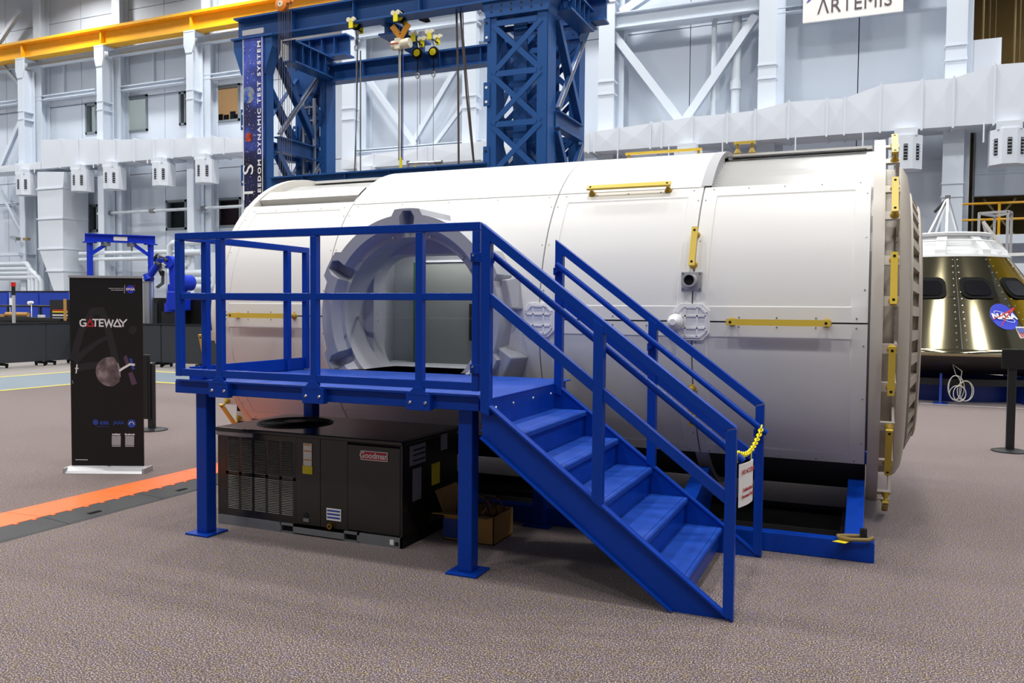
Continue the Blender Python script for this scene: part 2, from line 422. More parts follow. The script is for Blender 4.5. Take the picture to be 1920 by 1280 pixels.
# concrete backing behind the panels
g = G(); g.box((X0, YW + 0.32, 0), (2.33, YW + 0.5, CEIL_Z)); g.box((2.33, YW + 0.32, 13.8), (X1, YW + 0.5, CEIL_Z))
g.build('wall_backing', 'room_dark', wb)
cols = [at(x, 300, 28.75).x for x in (41, 189, 357)] + [at(x, 300, 28.95).x for x in (653, 879, 1135, 1435, 1787)]
cols = [cols[0] - 5.6] + cols
edges = [X0] + cols + [X1]
rows = [(0.0, 3.9), (3.93, 8.0), (8.03, 11.7), (11.73, 15.9), (15.93, CEIL_Z)]
def panel(xa, xb, za, zb):
    """wall panel minus window openings (strips left, right, below, above)"""
    hit = [w_ for w_ in wins if w_[0] < xb and w_[1] > xa and w_[2] < zb and w_[3] > za]
    if not hit:
        G().box((xa, YW, za), (xb, YW + 0.3, zb)).build('panel', 'wall_paint', wb); return
    hit.sort(); g = G(); x = xa
    for (a, b, c, d, *_r) in hit:
        a_, b_ = max(a, xa), min(b, xb)
        if a_ > x: g.box((x, YW, za), (a_, YW + 0.3, zb))
        if c > za: g.box((a_, YW, za), (b_, YW + 0.3, c))
        if d < zb: g.box((a_, YW, d), (b_, YW + 0.3, zb))
        x = b_
    if x < xb: g.box((x, YW, za), (xb, YW + 0.3, zb))
    g.build('panel', 'wall_paint', wb)
for a, b in zip(edges[:-1], edges[1:]):
    mid = (a + b) / 2
    for (za, zb) in rows:
        for xa, xb in ((a, mid - 0.015), (mid + 0.015, b)):
            if xa >= 2.2 and za < 13.0:
                continue
            panel(xa, xb, za, zb)
G().box((2.2, YW, 0), (2.48, YW + 0.3, 16)).build('panel', 'wall_paint', wb)
G().box((2.48, YW, 13.8), (X1, YW + 0.3, 15.9)).build('panel', 'wall_paint', wb)
# building columns (stub behind), crane columns in front on the left
for i, x in enumerate(cols):
    left = i < 4
    xb_ = x + 0.25
    G().ibeam((xb_, 29.72, 0), (xb_, 29.72, CEIL_Z), 0.5, 0.52, 0.05, 0.04, (0, 1, 0)).build('column', 'column_paint', wb)
    if left:
        g = G(); g.box((x - 0.03, 28.78, 0), (x + 0.03, 29.32, 13.4)); g.box((x - 0.19, 29.3, 0), (x + 0.19, 29.36, 13.4))
        g.box((x - 0.19, 28.72, 0), (x + 0.19, 28.78, 13.2))
        g.prism([(x - 0.19, 12.95), (x + 0.19, 12.95), (x + 0.30, 13.3), (x + 0.30, 13.88), (x - 0.30, 13.88), (x - 0.30, 13.3)], 28.69, 28.76, 'y')
        g.box((x - 0.30, 28.68, 13.86), (x + 0.30, 29.4, 13.93))
        for z in (4.2, 8.3, 10.9, 11.3): g.box((x - 0.20, 28.70, z), (x + 0.20, 29.3, z + 0.05))
        g.build('crane_column', 'column_paint', wb)
    else:
        g = G(); g.ibeam((x, 29.2, 0), (x, 29.2, CEIL_Z), 0.50, 0.40, 0.05, 0.04, (1, 0, 0))
        g.box((x - 0.29, 28.92, 0), (x + 0.29, 28.98, CEIL_Z))
        for z in (5.2, 5.6, 9.35, 9.8, 12.6, 13.1): g.box((x - 0.31, 28.89, z), (x + 0.31, 29.35, z + 0.06))
        g.build('crane_column', 'column_paint', wb)
# girts between the columns on the left (at window head height and under the crane beam) and right
def girt(px0, py0, px1, py1, Y, h=0.22, d=0.30):
    a, b = at(px0, py0, Y), at(px1, py1, Y); z = (a.z + b.z) / 2
    return G().ibeam((a.x, Y, z), (b.x, Y, z), d, h, 0.035, 0.03).build('girt', 'column_paint', wb)
girt(-30, 200, 36, 192, 29.6); girt(52, 188, 183, 172, 29.6); girt(203, 170, 350, 152, 29.6); girt(370, 148, 470, 135, 29.6)
girt(-30, 132, 36, 124, 29.5, 0.35); girt(52, 122, 183, 103, 29.5, 0.35); girt(203, 99, 350, 82, 29.5, 0.35); girt(370, 78, 470, 62, 29.5, 0.35)
girt(-10, 385, 36, 383, 29.6, 0.12); girt(1143, 44, 1425, 4, 29.2, 0.55, 0.35); girt(1143, 62, 1425, 22, 29.6, 0.12)
girt(888, 30, 1128, -4, 29.4, 0.45); girt(660, 62, 872, 36, 29.4, 0.45); girt(720, 118, 872, 104, 29.5, 0.16)
girt(880, 88, 915, 84, 29.5, 0.3); girt(660, 283, 905, 268, 29.4, 0.12); girt(1445, 24, 1780, -18, 29.6, 0.2)
for (xa, ya, xb, yb) in ((119, 120, 119, 175), (287, 96, 287, 155)):
    a, b = at(xa, ya, 29.9), at(xb, yb, 29.9); G().bar(a, (a.x, a.y, b.z), 0.08, 0.08).build('batten', 'column_paint', wb)
# wind braces
def brace(xa, ya, xb, yb, Y, wd=0.28):
    G().ibeam(at(xa, ya, Y), at(xb, yb, Y), wd, wd, 0.03, 0.03, (0, 1, 0)).build('brace', 'column_paint', wb)
brace(1146, 58, 1278, 230, 29.3); brace(1418, 30, 1286, 225, 29.33); brace(1165, 25, 1240, -25, 29.3)
brace(40, 18, -10, 92, 29.5, 0.2); brace(38, 230, -5, 330, 29.5, 0.2); brace(6, 122, 36, 158, 29.5, 0.18); brace(0, 355, 40, 430, 29.5, 0.15)
brace(668, 118, 780, 272, 29.5, 0.2); brace(862, 118, 762, 290, 29.54, 0.2); brace(905, 150, 800, 292, 29.6, 0.15)
# windows
for i, (a, b, c, d, m) in enumerate(wins):
    wo = bpy.data.objects.new('window_%d' % (i + 1), None); COL.objects.link(wo); wo['kind'] = 'structure'; ROOT_LOC[wo.name] = Vector((0, 0, 0))
    t = 0.10
    g = G(); g.box((a, YW - 0.05, c), (a + t, YW + 0.28, d)); g.box((b - t, YW - 0.05, c), (b, YW + 0.28, d)); g.box((a, YW - 0.05, d - t), (b, YW + 0.28, d)); g.box((a, YW - 0.05, c), (b, YW + 0.28, c + t))
    g.build('window_frame', 'window_frame', wo)
    G().box((a + t, YW + 0.16, c + t), (b - t, YW + 0.17, d - t)).build('window_pane', 'window_glass', wo)
    G().box((a + t, YW + 0.27, c + t), (b - t, YW + 0.29, d - t)).build('window_blind', m, wo)
    if m == 'room_warm':
        ww = b - a
        for k, (u, hh) in enumerate(((0.2, 0.35), (0.42, 0.3), (0.66, 0.42), (0.82, 0.28))):
            G().box((a + t + (ww - 2*t) * (u - 0.09), YW + 0.22, c + t), (a + t + (ww - 2*t) * (u + 0.09), YW + 0.26, c + t + hh)).build('desk_screen', 'room_dark', wo)
# mezzanine room seen through the opening at the upper right
mz = bpy.data.objects.new('wall_mezzanine', None); COL.objects.link(mz); mz['kind'] = 'structure'; ROOT_LOC[mz.name] = Vector((0, 0, 0))
g = G(); g.box((2.48, 35.5, 0), (16, 35.7, 14.4)); g.build('mezzanine_wall', 'mezz_brown', mz)
G().box((2.48, 30.3, 8.0), (16, 35.6, 8.2)).build('mezzanine_floor', 'mezz_brown', mz)
G().box((2.33, 30.3, 0), (2.48, 35.6, 14.4)).build('mezzanine_side', 'mezz_brown', mz)
g = G(); g.box((2.48, 30.3, 14.2), (16, 35.6, 14.4)); g.build('mezzanine_ceiling', 'mezz_brown', mz)
mzl = bpy.data.lights.new('added_mezzanine_light', 'AREA'); mzl.size = 1.0; mzl.energy = 60.0; mzl.color = (1.0, 0.9, 0.72)  # fill light added to brighten the mezzanine, with no fixture behind it
mzo = bpy.data.objects.new('added_mezzanine_light', mzl); COL.objects.link(mzo); mzo.location = (7.0, 33.0, 13.2)
for k in range(10): G().box((2.48, 30.7 + k * 0.5, 13.9), (16, 30.85 + k * 0.5, 14.2)).build('ceiling_joist', 'mezz_rod', mz)
for k in range(7): G().cyl((3.2 + k * 0.33, 31.2 + (k * 37 % 5) * 0.7, 9.0 + (k % 3) * 0.6), (3.2 + k * 0.33, 31.2 + (k * 37 % 5) * 0.7, 14.0), 0.035, n=6).build('hanger_rod', 'mezz_rod', mz)
G().cyl((2.75, 31.6, 12.2), (9, 31.6, 12.2), 0.05, n=6).build('conduit', 'mezz_rod', mz)
# bay below: dark slot, corrugated door leaf and grey lower wall
G().box((2.97, 29.95, 5.33), (16, 30.2, 7.9)).build('door_leaf', 'wall_paint', mz)
G().box((2.48, 30.0, 0.0), (16, 30.25, 4.05)).build('lower_wall', 'wall_paint', mz)
G().box((2.90, 29.86, 4.05), (2.95, 29.9, 7.9)).build('guide_rail', 'window_frame', mz)
G().box((2.97, 29.9, 6.0), (16, 29.95, 6.04)).build('door_rib', 'column_paint', mz)
# walkway railing of the bay
t = thing('walkway_railing', (2.5, 29.0, 4.0), 'yellow tubular railing on the walkway behind the gold capsule', 'railing')
for z in (4.49, 4.98): G().cyl((2.45, 29.0, z), (9.0, 29.0, z), 0.035, n=8).build('rail', 'rail_yellow', t, 40)
for x in (3.55, 6.0, 8.5): G().cyl((x, 29.0, 4.0), (x, 29.0, 5.0), 0.04, n=8).build('post', 'rail_yellow', t, 40)
for xa in (3.3, 5.2): G().bar((xa, 30.6, 4.1), (xa + 0.9, 30.6, 5.3), 0.06, 0.06).build('cross_brace', 'mezz_rod', t)
for xa in (4.2, 6.1): G().bar((xa, 30.6, 4.1), (xa - 0.9, 30.6, 5.3), 0.06, 0.06).build('cross_brace', 'mezz_rod', t)
G().box((2.5, 28.9, 3.75), (12, 30.0, 4.02)).build('walkway_slab', 'column_paint', t)

# ------------------------------------------------------------------ crane runway beam
t = thing('crane_runway_beam', (-34.0, 29.0, 13.93), 'long yellow crane runway beam along the wall under the roof', 'beam')
g = G(); g.box((-51, 28.72, 14.66), (-15.6, 29.3, 14.78)); g.build('top_flange', 'crane_yellow', t)
G().box((-51, 28.98, 14.02), (-15.6, 29.04, 14.66)).build('web', 'crane_yellow', t)
G().box((-51, 28.76, 13.94), (-15.6, 29.26, 14.02)).build('bottom_flange', 'crane_yellow', t)
for x in cols[:5]: G().box((x - 0.04, 28.8, 14.02), (x + 0.04, 29.0, 14.66)).build('stiffener', 'crane_yellow', t)
G().box((-51, 28.98, 14.78), (-15.6, 29.06, 14.88)).build('rail', 'dark_metal', t)

# ------------------------------------------------------------------ ducts on the wall
def duct(t, stations, zb, yf, yb, flare=0.008):
    """tapering duct of flat sheet sections, each cross-broken, with raised seams"""
    for (xa, za), (xb, zb2) in zip(stations[:-1], stations[1:]):
        g = G(); c = ((xa + xb) / 2, yf - flare, (zb + (za + zb2) / 2) / 2)
        A, B, C_, D = (xa, yf, zb), (xb, yf, zb), (xb, yf, zb2), (xa, yf, za)
        g.add([A, B, C_, D, c, (xa, yb, zb), (xb, yb, zb), (xb, yb, zb2), (xa, yb, za)],
              [(0,1,4),(1,2,4),(2,3,4),(3,0,4),(3,2,7,8),(0,5,6,1),(5,8,7,6),(0,3,8,5),(1,6,7,2)])
        g.build('duct_section', 'duct_paint', t)
    for (xa, za) in stations[1:-1]:
        G().box((xa - 0.03, yf - 0.05, zb - 0.05), (xa + 0.03, yb, za + 0.05)).build('seam_flange', 'duct_paint', t)
t = thing('air_duct', (-32, 28.6, 8.28), 'long pale rectangular air duct across the left wall below the windows', 'duct')
def dst(lst, Y): return [(at(x, y, Y).x, at(x, y, Y).z) for x, y in lst]
duct(t, dst([(-30, 314), (30, 308), (76, 303)], 28.3), 8.28, 28.3, 29.3)
duct(t, dst([(77, 262), (113, 261), (147, 261), (184, 262), (216, 262), (252, 261), (288, 261), (323, 260), (362, 258), (397, 256), (420, 258), (475, 261)], 28.3), 8.28, 28.3, 29.5)
for x in (-37.6, -33.6, -30.2, -26.6): G().cyl((x, 28.25, 8.28), (x, 28.25, 8.1), 0.03, n=6).build('hanger_rod', 'duct_paint', t)
t = thing('air_duct', (-3, 28.3, 7.235), 'large pale cross-broken air duct above the white module on the right', 'duct')
duct(t, dst([(640, 297), (700, 289), (800, 276), (905, 264), (1010, 256), (1104, 250), (1115, 246), (1159, 240), (1220, 231), (1241, 228), (1298, 219), (1364, 213), (1416, 207), (1479, 191), (1551, 186), (1584, 184), (1652, 159), (1730, 151), (1789, 146), (1866, 121), (1935, 116), (2010, 112)], 28.3), 7.235, 28.3, 29.5, 0.018)
for x in (-8.2, -6.4, -4.6, -2.3, -0.3, 1.2, 3.0): G().cyl((x, 28.3, 7.3), (x, 28.3, 6.7), 0.025, n=6).build('hanger_rod', 'duct_paint', t)
G().box((2.6, 29.6, 8.9), (3.55, 29.9, 10.1)).build('access_panel', 'duct_paint', t)
# drop duct at the left
t = thing('drop_duct', (-36, 28.2, 0), 'wide vertical drop duct tapering towards the floor at the left wall', 'duct')
def dpx(x, y, Y=28.2): p = at(x, y, Y); return (p.x, p.z)
ys = [(70, 322, 120), (70, 355, 118), (71, 411, 118), (73, 467, 118), (88, 508, 119), (106, 560, 120)]
for (xl, ya, xr), (xl2, yb, xr2) in zip(ys[:-1], ys[1:]):
    G().prism([dpx(xl, ya), dpx(xr, ya), dpx(xr2, yb), dpx(xl2, yb)], 28.2, 29.6, 'y').build('duct_section', 'duct_paint', t)
for (xl, ya, xr) in ys[1:-1]:
    a, b = dpx(xl - 1, ya), dpx(xr + 1, ya); G().box((a[0], 28.15, a[1] - 0.03), (b[0], 29.6, a[1] + 0.03)).build('seam_flange', 'duct_paint', t)

# ------------------------------------------------------------------ air diffuser boxes under the ducts
d0 = None
dl = [(47, 8.28, 'leftmost, by the edge of the hall wall'), (151, 8.28, 'just right of the drop duct'), (211, 8.28, 'second right of the drop duct'),
      (303, 8.28, 'third right of the drop duct'), (384, 8.28, 'nearest the tall space banner'), (690, 7.235, 'seen between the blue towers'),
      (1696, 7.235, 'beside the top of the module end'), (1888, 7.235, 'above the gold capsule'), (1290, 7.235, 'behind the module top')]
def diffuser(xc, yc, zt, label):
    t = thing('air_diffuser', (xc, yc, zt), label, 'air diffuser', 'white air diffuser boxes under the ducts')
    hw, hd, ch, h = 0.47, 0.36, 0.28, 1.02
    zb = zt - 0.22 - h
    poly = [(xc - hw, yc - hd + ch), (xc - hw + ch, yc - hd), (xc + hw - ch, yc - hd), (xc + hw, yc - hd + ch), (xc + hw, yc + hd), (xc - hw, yc + hd)]
    G().prism(poly, zb, zt - 0.22, 'z').build('box', 'duct_paint', t)
    G().box((xc - 0.32, yc - 0.3, zt - 0.24), (xc + 0.32, yc + 0.3, zt)).build('neck', 'duct_paint', t)
    n1 = Vector((-1, -1, 0)).normalized(); n2 = Vector((1, -1, 0)).normalized()
    for cx_, cy_, nn in ((xc - hw + ch / 2, yc - hd + ch / 2, n1), (xc, yc - hd, Vector((0, -1, 0))), (xc + hw - ch / 2, yc - hd + ch / 2, n2)):
        q = Vector((cx_, cy_, zb + h * 0.5)); side = Vector((0, 0, 1)).cross(nn)
        M = frame(q + nn * 0.004, side, (0, 0, 1))
        sl = G(); sl.add([M @ Vector(p) for p in ((-0.055, -0.24, 0), (0.055, -0.24, 0), (0.055, 0.24, 0), (-0.055, 0.24, 0), (-0.055, -0.24, 0.01), (0.055, -0.24, 0.01), (0.055, 0.24, 0.01), (-0.055, 0.24, 0.01))],
                          [(0,3,2,1),(4,5,6,7),(0,1,5,4),(1,2,6,5),(2,3,7,6),(3,0,4,7)])
        s_ = sl.build('grille', 'black_hole', t)
        for k in range(5):
            f = G(); z0 = -0.20 + k * 0.095
            f.add([M @ Vector(p) for p in ((-0.07, z0, 0.012), (0.07, z0, 0.012), (0.07, z0 + 0.03, 0.05), (-0.07, z0 + 0.03, 0.05))], [(0, 1, 2, 3)])
            f.build('vane', 'duct_paint', s_)
    return t
for (px_, zt, lb) in dl:
    p = at(px_, 330, 28.3); diffuser(p.x, 28.3, zt, 'white air diffuser box under the duct, ' + lb)

# ------------------------------------------------------------------ pipes on the wall
t = thing('wall_pipe', (-6, 29.4, 8), 'white downpipe with elbow beside the wind brace on the right wall', 'pipe')
a = at(1382, 32, 29.5); b = at(1380, 215, 29.5)
G().cyl((a.x, 29.5, a.z), (a.x, 29.5, b.z), 0.16, n=14).build('riser', 'pipe_paint', t, 40)
c = at(1340, 30, 29.5); G().tube([(c.x, 29.5, b.z), (c.x, 29.5, c.z - 0.2), (c.x + 0.15, 29.5, c.z), (at(1425, 16, 29.5).x, 29.5, c.z)], 0.09, 10).build('branch', 'pipe_paint', t, 60)
d = at(1382, 160, 29.5); G().cyl((a.x, 29.5, d.z - 0.15), (a.x, 29.5, d.z + 0.15), 0.2, n=14).build('coupling', 'pipe_paint', t, 40)
t = thing('wall_pipe', (-30, 29.3, 6.0), 'thin white pipe running along the left wall below the diffuser boxes', 'pipe')
G().cyl((at(150, 375, 29.2).x + 1.2, 29.2, 6.1), (at(455, 350, 29.2).x, 29.2, 6.1), 0.07, n=8).build('run', 'pipe_paint', t, 40)
for x in (143, 205, 285, 382): q = at(x, 365, 29.2); G().cyl((q.x - 0.12, 29.2, 6.1), (q.x + 0.12, 29.2, 6.1), 0.11, n=8).build('coupling', 'zinc', t, 40)
for i, (y, xe, zr) in enumerate(((496, 56, 2.6), (505, 62, 2.6), (513, 70, 2.6), (521, 78, 2.6))):
    t = thing('wall_pipe', (-39, 28.9, 3), 'fat white pipe low on the far left wall, %s of four turning down' % ('topmost', 'second', 'third', 'lowest')[i], 'pipe', 'pipes low on the left wall')
    p, q = at(-20, y, 28.6), at(xe, y, 28.6)
    G().tube([(p.x, 28.6, p.z), (q.x - 0.2, 28.6, p.z), (q.x, 28.6, p.z - 0.2), (q.x, 28.6, 0.0)], 0.13, 10).build('run', 'pipe_paint', t, 60)
for i, (y, x0_, x1_) in enumerate(((476, 150, 350), (487, 150, 352), (499, 280, 352), (512, 330, 395), (525, 330, 398), (538, 330, 398))):
    t = thing('wall_pipe', (-30, 28.8, 3), 'white pipe on the lower wall behind the robot arm, %s of the six' % ('topmost', 'second', 'third', 'fourth', 'fifth', 'lowest')[i], 'pipe', 'pipes behind the robot arm')
    p, q = at(x0_, y, 28.8), at(x1_, y, 28.8)
    G().cyl((p.x, 28.8, p.z), (q.x, 28.8, p.z), 0.10 if i < 2 else 0.15, n=10).build('run', 'pipe_paint', t, 40)
    G().tube([(q.x, 28.8, p.z), (q.x + 0.15, 28.8, p.z + 0.1), (q.x + 0.18, 28.8, p.z + 0.9)], 0.10 if i < 2 else 0.15, 10).build('elbow', 'pipe_paint', t, 60)
t = thing('wall_pipe', (-27, 28.7, 4), 'bundled white pipe elbow fitting above the robot arm', 'pipe')
p = at(318, 462, 28.7); G().tube([(p.x, 28.7, p.z - 1.2), (p.x, 28.7, p.z), (p.x + 0.2, 28.7, p.z + 0.15), (p.x + 2.0, 28.7, p.z + 0.15)], 0.14, 10).build('run', 'pipe_paint', t, 60)
G().tube([(p.x + 0.5, 28.6, p.z - 1.3), (p.x + 0.5, 28.6, p.z - 0.45), (p.x + 0.7, 28.6, p.z - 0.3), (p.x + 2.0, 28.6, p.z - 0.3)], 0.14, 10).build('branch', 'pipe_paint', t, 60)
t = thing('cable_shelf', (-39, 28.9, 5), 'pale steel shelf bracket with floodlight on the far left column', 'bracket')
p, q = at(-15, 462, 28.7), at(42, 462, 28.7); G().box((p.x, 28.5, p.z - 0.5), (q.x, 29.0, p.z - 0.35)).build('shelf', 'column_paint', t); G().box((p.x, 28.5, p.z - 1.0), (q.x, 29.0, p.z - 0.8)).build('shelf', 'column_paint', t)
p = at(29, 448, 28.4); G().bar((p.x - 0.25, 28.4, p.z + 0.1), (p.x + 0.2, 28.4, p.z), 0.25, 0.16).build('floodlight', 'aluminium', t); G().cyl((p.x, 28.4, p.z - 0.6), (p.x, 28.4, p.z), 0.03, n=6).build('stem', 'column_paint', t)
p = at(50, 448, 28.6); G().cbox((p.x, 28.6, p.z), (0.3, 0.2, 0.12)).build('junction_box', 'mezz_rod', t)

# ------------------------------------------------------------------ hanging sign
t = thing('hanging_sign', (-0.7, 28.9, 11.0), 'white ARTEMIS sign board hanging high on the right wall', 'sign')
G().box((-2.2, 28.86, 11.02), (0.76, 28.94, 14.2)).build('board', 'sign_white', t)
Ms = frame((-0.66, 28.85, 11.44), (1, 0, 0), (0, 0, 1))
text_geo('\u039bRTEMIS', 0.64, Ms, 0.004, spacing=1.05, xscale=0.86).build('lettering', 'sign_text', t)
g = G(); stroke(g, [(-1.42, 0.22), (-1.1, 0.52), (-0.55, 0.85), (0.1, 1.15)], 0.04, Ms, 0.005, 0.20); g.build('swoosh', 'sign_blue', t)
g = G(); stroke(g, [(-0.75, 0.75), (-0.15, 2.1), (0.0, 2.2), (0.15, 2.1), (0.85, 0.75)], 0.2, Ms, 0.005); g.build('emblem', 'sign_text', t)

# ================================================================== space module mock-up
MC = (0.0, 7.97, 1.59); MR = 1.54
def hp(x, th, r=MR):
    t_ = math.radians(th); return Vector((x, MC[1] - r * math.cos(t_), MC[2] + r * math.sin(t_)))
module = thing('module_mockup', (-2.9, 7.97, 0.0), 'large white cylindrical space module mock-up with round docking hatch', 'space module')
HX, HZ, HR = -3.64, 1.605, 0.87
def hull_panel(x0, x1, t0, t1, field=False, hole=False, name='hull_panel', m='hull_white', r=MR, th=0.03):
    gap = 0.006; ta = math.degrees(gap / r); x0 += gap; x1 -= gap; t0 += ta; t1 -= ta
    if field:
        mx, mt = 0.105, 4.0; xs = [x0, x0 + mx, x0 + mx + 0.008, x1 - mx - 0.008, x1 - mx, x1]
        n = 14; ts = [t0, t0 + mt] + [t0 + mt + 0.35 + (t1 - t0 - 2 * mt - 0.7) * i / n for i in range(n + 1)] + [t1 - mt, t1]
    else:
        nx = 60 if hole else 2; xs = [x0 + (x1 - x0) * i / nx for i in range(nx + 1)]
        n = 40 if hole else 16; ts = [t0 + (t1 - t0) * i / n for i in range(n + 1)]
    g = G(); V = []
    for i, x in enumerate(xs):
        for j, t_ in enumerate(ts):
            rr = r - (0.007 if field and 1 < i < len(xs) - 2 and 1 < j < len(ts) - 2 else 0.0)
            V.append(hp(x, t_, rr))
    nt = len(ts); fs = []
    for i in range(len(xs) - 1):
        for j in range(nt - 1):
            q = (i*nt+j, i*nt+j+1, (i+1)*nt+j+1, (i+1)*nt+j)
            if hole:
                c = sum((V[k] for k in q), Vector()) / 4
                if math.hypot(c.x - HX, c.z - HZ) < 0.80 and c.z > 1.09: continue
            fs.append(q)
    # rim down to the inner skin
    base = len(V); ring = [i*nt for i in range(len(xs))] + [(len(xs)-1)*nt + j for j in range(1, nt)] + [i*nt + nt - 1 for i in range(len(xs) - 2, -1, -1)] + [j for j in range(nt - 2, 0, -1)]
    inner = []
    for k in ring:
        i, j = divmod(k, nt); V.append(hp(xs[i], ts[j], r)); V.append(hp(xs[i], ts[j], r - th))
    nr = len(ring)
    for a in range(nr):
        b = (a + 1) % nr; fs.append((base + 2*a, base + 2*b, base + 2*b + 1, base + 2*a + 1))
    g.add(V, fs); return g.build(name, m, module, 30)
SX = [0.0, -1.255, -2.52, -4.665, -5.93]
for (t0, t1) in ((-45, 0), (0, 45)):
    hull_panel(SX[1], SX[0], t0, t1, field=True); hull_panel(SX[2], SX[1], t0, t1, field=True)
    hull_panel(SX[3], SX[2], t0, t1, hole=True); hull_panel(SX[4], SX[3], t0, t1 + (2 if t1 == 45 else 0), field=True)
for (t0, t1) in ((45, 90), (90, 135), (135, 180)):
    hull_panel(SX[2], SX[1], t0, t1); hull_panel(SX[3], SX[2], t0, t1)
    if t0 >= 90: hull_panel(SX[1], SX[0], t0, t1); hull_panel(SX[4], SX[3], t0, t1)
# inner skin, open where the hatch tunnel passes
g = G(); n = 120; xs = [-5.95 + 5.97 * i / 60 for i in range(61)]
ri = MR - 0.075
for i in range(60):
    for j in range(n):
        q = [hp(xs[i], 360 * j / n - 90, ri), hp(xs[i+1], 360 * j / n - 90, ri), hp(xs[i+1], 360 * (j+1) / n - 90, ri), hp(xs[i], 360 * (j+1) / n - 90, ri)]
        c = sum(q, Vector()) / 4
        if c.y < 7.9 and math.hypot(c.x - HX, c.z - HZ) < 0.82 and c.z > 1.09: continue
        if c.z < 0.62 : continue
        g.add(q, [(0, 1, 2, 3)])
g.build('pressure_skin', 'hull_skin', module, 30)
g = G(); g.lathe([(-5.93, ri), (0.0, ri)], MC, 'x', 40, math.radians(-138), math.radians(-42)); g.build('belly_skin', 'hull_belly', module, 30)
# ring frames between the sections
for x, wd in ((-1.255, 0.10), (-2.52, 0.08), (-4.665, 0.09)):
    G().lathe([(x - wd / 2, ri), (x - wd / 2, MR - 0.026), (x + wd / 2, MR - 0.026), (x + wd / 2, ri)], MC, 'x', 96).build('ring_frame', 'plastic_grey', module, 30)
G().lathe([(SX[1] - 0.03, MR - 0.06), (SX[1] - 0.03, MR + 0.003), (SX[1] + 0.055, MR + 0.003), (SX[1] + 0.055, MR - 0.08)], MC, 'x', 40, math.radians(45.5), math.radians(134)).build('ring_cap', 'plastic_grey', module, 30)
# left end ring, longeron and recess of the open bay
G().lathe([(-6.0, 1.34), (-6.0, MR), (-5.93, MR), (-5.93, 1.34)], MC, 'x', 96, close=True).build('end_ring', 'frame_white', module, 30)
g = G()
for a, b in ((52, 58.5),):
    ts = [a + (b - a) * i / 6 for i in range(7)]
    V = [hp(-5.92, t_, MR - 0.01) for t_ in ts] + [hp(-4.70, t_, MR - 0.01) for t_ in ts] + [hp(-5.92, t_, ri) for t_ in ts] + [hp(-4.70, t_, ri) for t_ in ts]
    g.add(V, [(i, i+1, 7+i+1, 7+i) for i in range(6)] + [(0, 7, 21, 14), (6, 13, 27, 20)])
g.build('longeron', 'frame_white', module, 30)
# seal strip at the top of the open right bay
g = G(); g.lathe([(-1.20, ri), (-1.20, ri + 0.03), (-0.05, ri + 0.03), (-0.05, ri)], MC, 'x', 8, math.radians(72.5), math.radians(80)); g.build('seal_strip', 'black_rubber', module)
# rivets, far too small to pick apart
g = G()
def rivet(p):
    c = Vector((p.x, MC[1], MC[2])); nn = (p - c).normalized(); g.cyl(p - nn * 0.002, p + nn * 0.004, 0.007, 0.005, 6)
for xa, xb in zip(SX[1:], SX[:-1]):
    for k in range(5):
        x = xa + 0.08 + (xb - xa - 0.16) * k / 4
        for t_ in (-43.8, -1.3, 1.3, 43.6): rivet(hp(x, t_))
    for k in range(6):
        for t_ in (-36 + 15 * k,):
            rivet(hp(xa + 0.03, t_)); rivet(hp(xb - 0.03, t_))
for k in range(26): rivet(hp(-1.19, 46 + k * 1.7, ri))
g.build('rivet_heads', 'zinc', module, kind='stuff')

# handrails: flat yellow bar on two stand-offs with conical feet
def handrail(p0, p1, nrm, wd=0.046, off=0.10, label=None, ends=True):
    p0, p1 = Vector(p0), Vector(p1); n0 = [Vector(q).normalized() for q in nrm]
    a, b = p0 + n0[0] * off, p1 + n0[1] * off; d = (b - a).normalized()
    g = G(); V = []
    e0, e1 = a - d * 0.03, b + d * 0.03
    for p, nn in ((e0, n0[0]), (e1, n0[1])):
        s_ = d.cross(nn).normalized()
        for i, j in ((-1, -1), (1, -1), (1, 1), (-1, 1)): V.append(p + s_ * (i * wd / 2) + nn * (j * 0.010))
    g.add(V, [(0,3,2,1),(4,5,6,7),(0,1,5,4),(1,2,6,5),(2,3,7,6),(3,0,4,7)])
    h = g.build('handrail', 'handrail_yellow', module)
    for p, nn in ((p0, n0[0]), (p1, n0[1])):
        G().cyl(p, p + nn * (off - 0.01), 0.012, n=8).cyl(p - nn * 0.005, p + nn * 0.035, 0.036, 0.016, 14).build('standoff', 'handrail_yellow_dark', h, 40)
        s_ = p + nn * (off + 0.010); G().cyl(s_ - nn * 0.001, s_ + nn * 0.002, 0.010, n=8).build('bolt', 'black_rubber', h)
    return h
def rad(x, th): t_ = math.radians(th); return Vector((0, -math.cos(t_), math.sin(t_)))
def hr_x(xa, xb, th, off=0.10): return handrail(hp(xa, th), hp(xb, th), (rad(0, th), rad(0, th)), off=off)
def hr_t(x, ta, tb, r=MR, off=0.10): return handrail(hp(x, ta, r), hp(x, tb, r), (rad(0, ta), rad(0, tb)), off=off)
hr_x(-2.21, -1.55, 44.2, 0.07); hr_x(-0.95, -0.28, 0.0); hr_x(-5.70, -5.02, 0.0); hr_x(-2.20, -1.52, 90.5, 0.07); hr_x(-1.15, -1.02, 88, 0.09)
hr_t(-1.262, 26, 16.5, off=0.07); hr_t(-1.262, -20, -29)
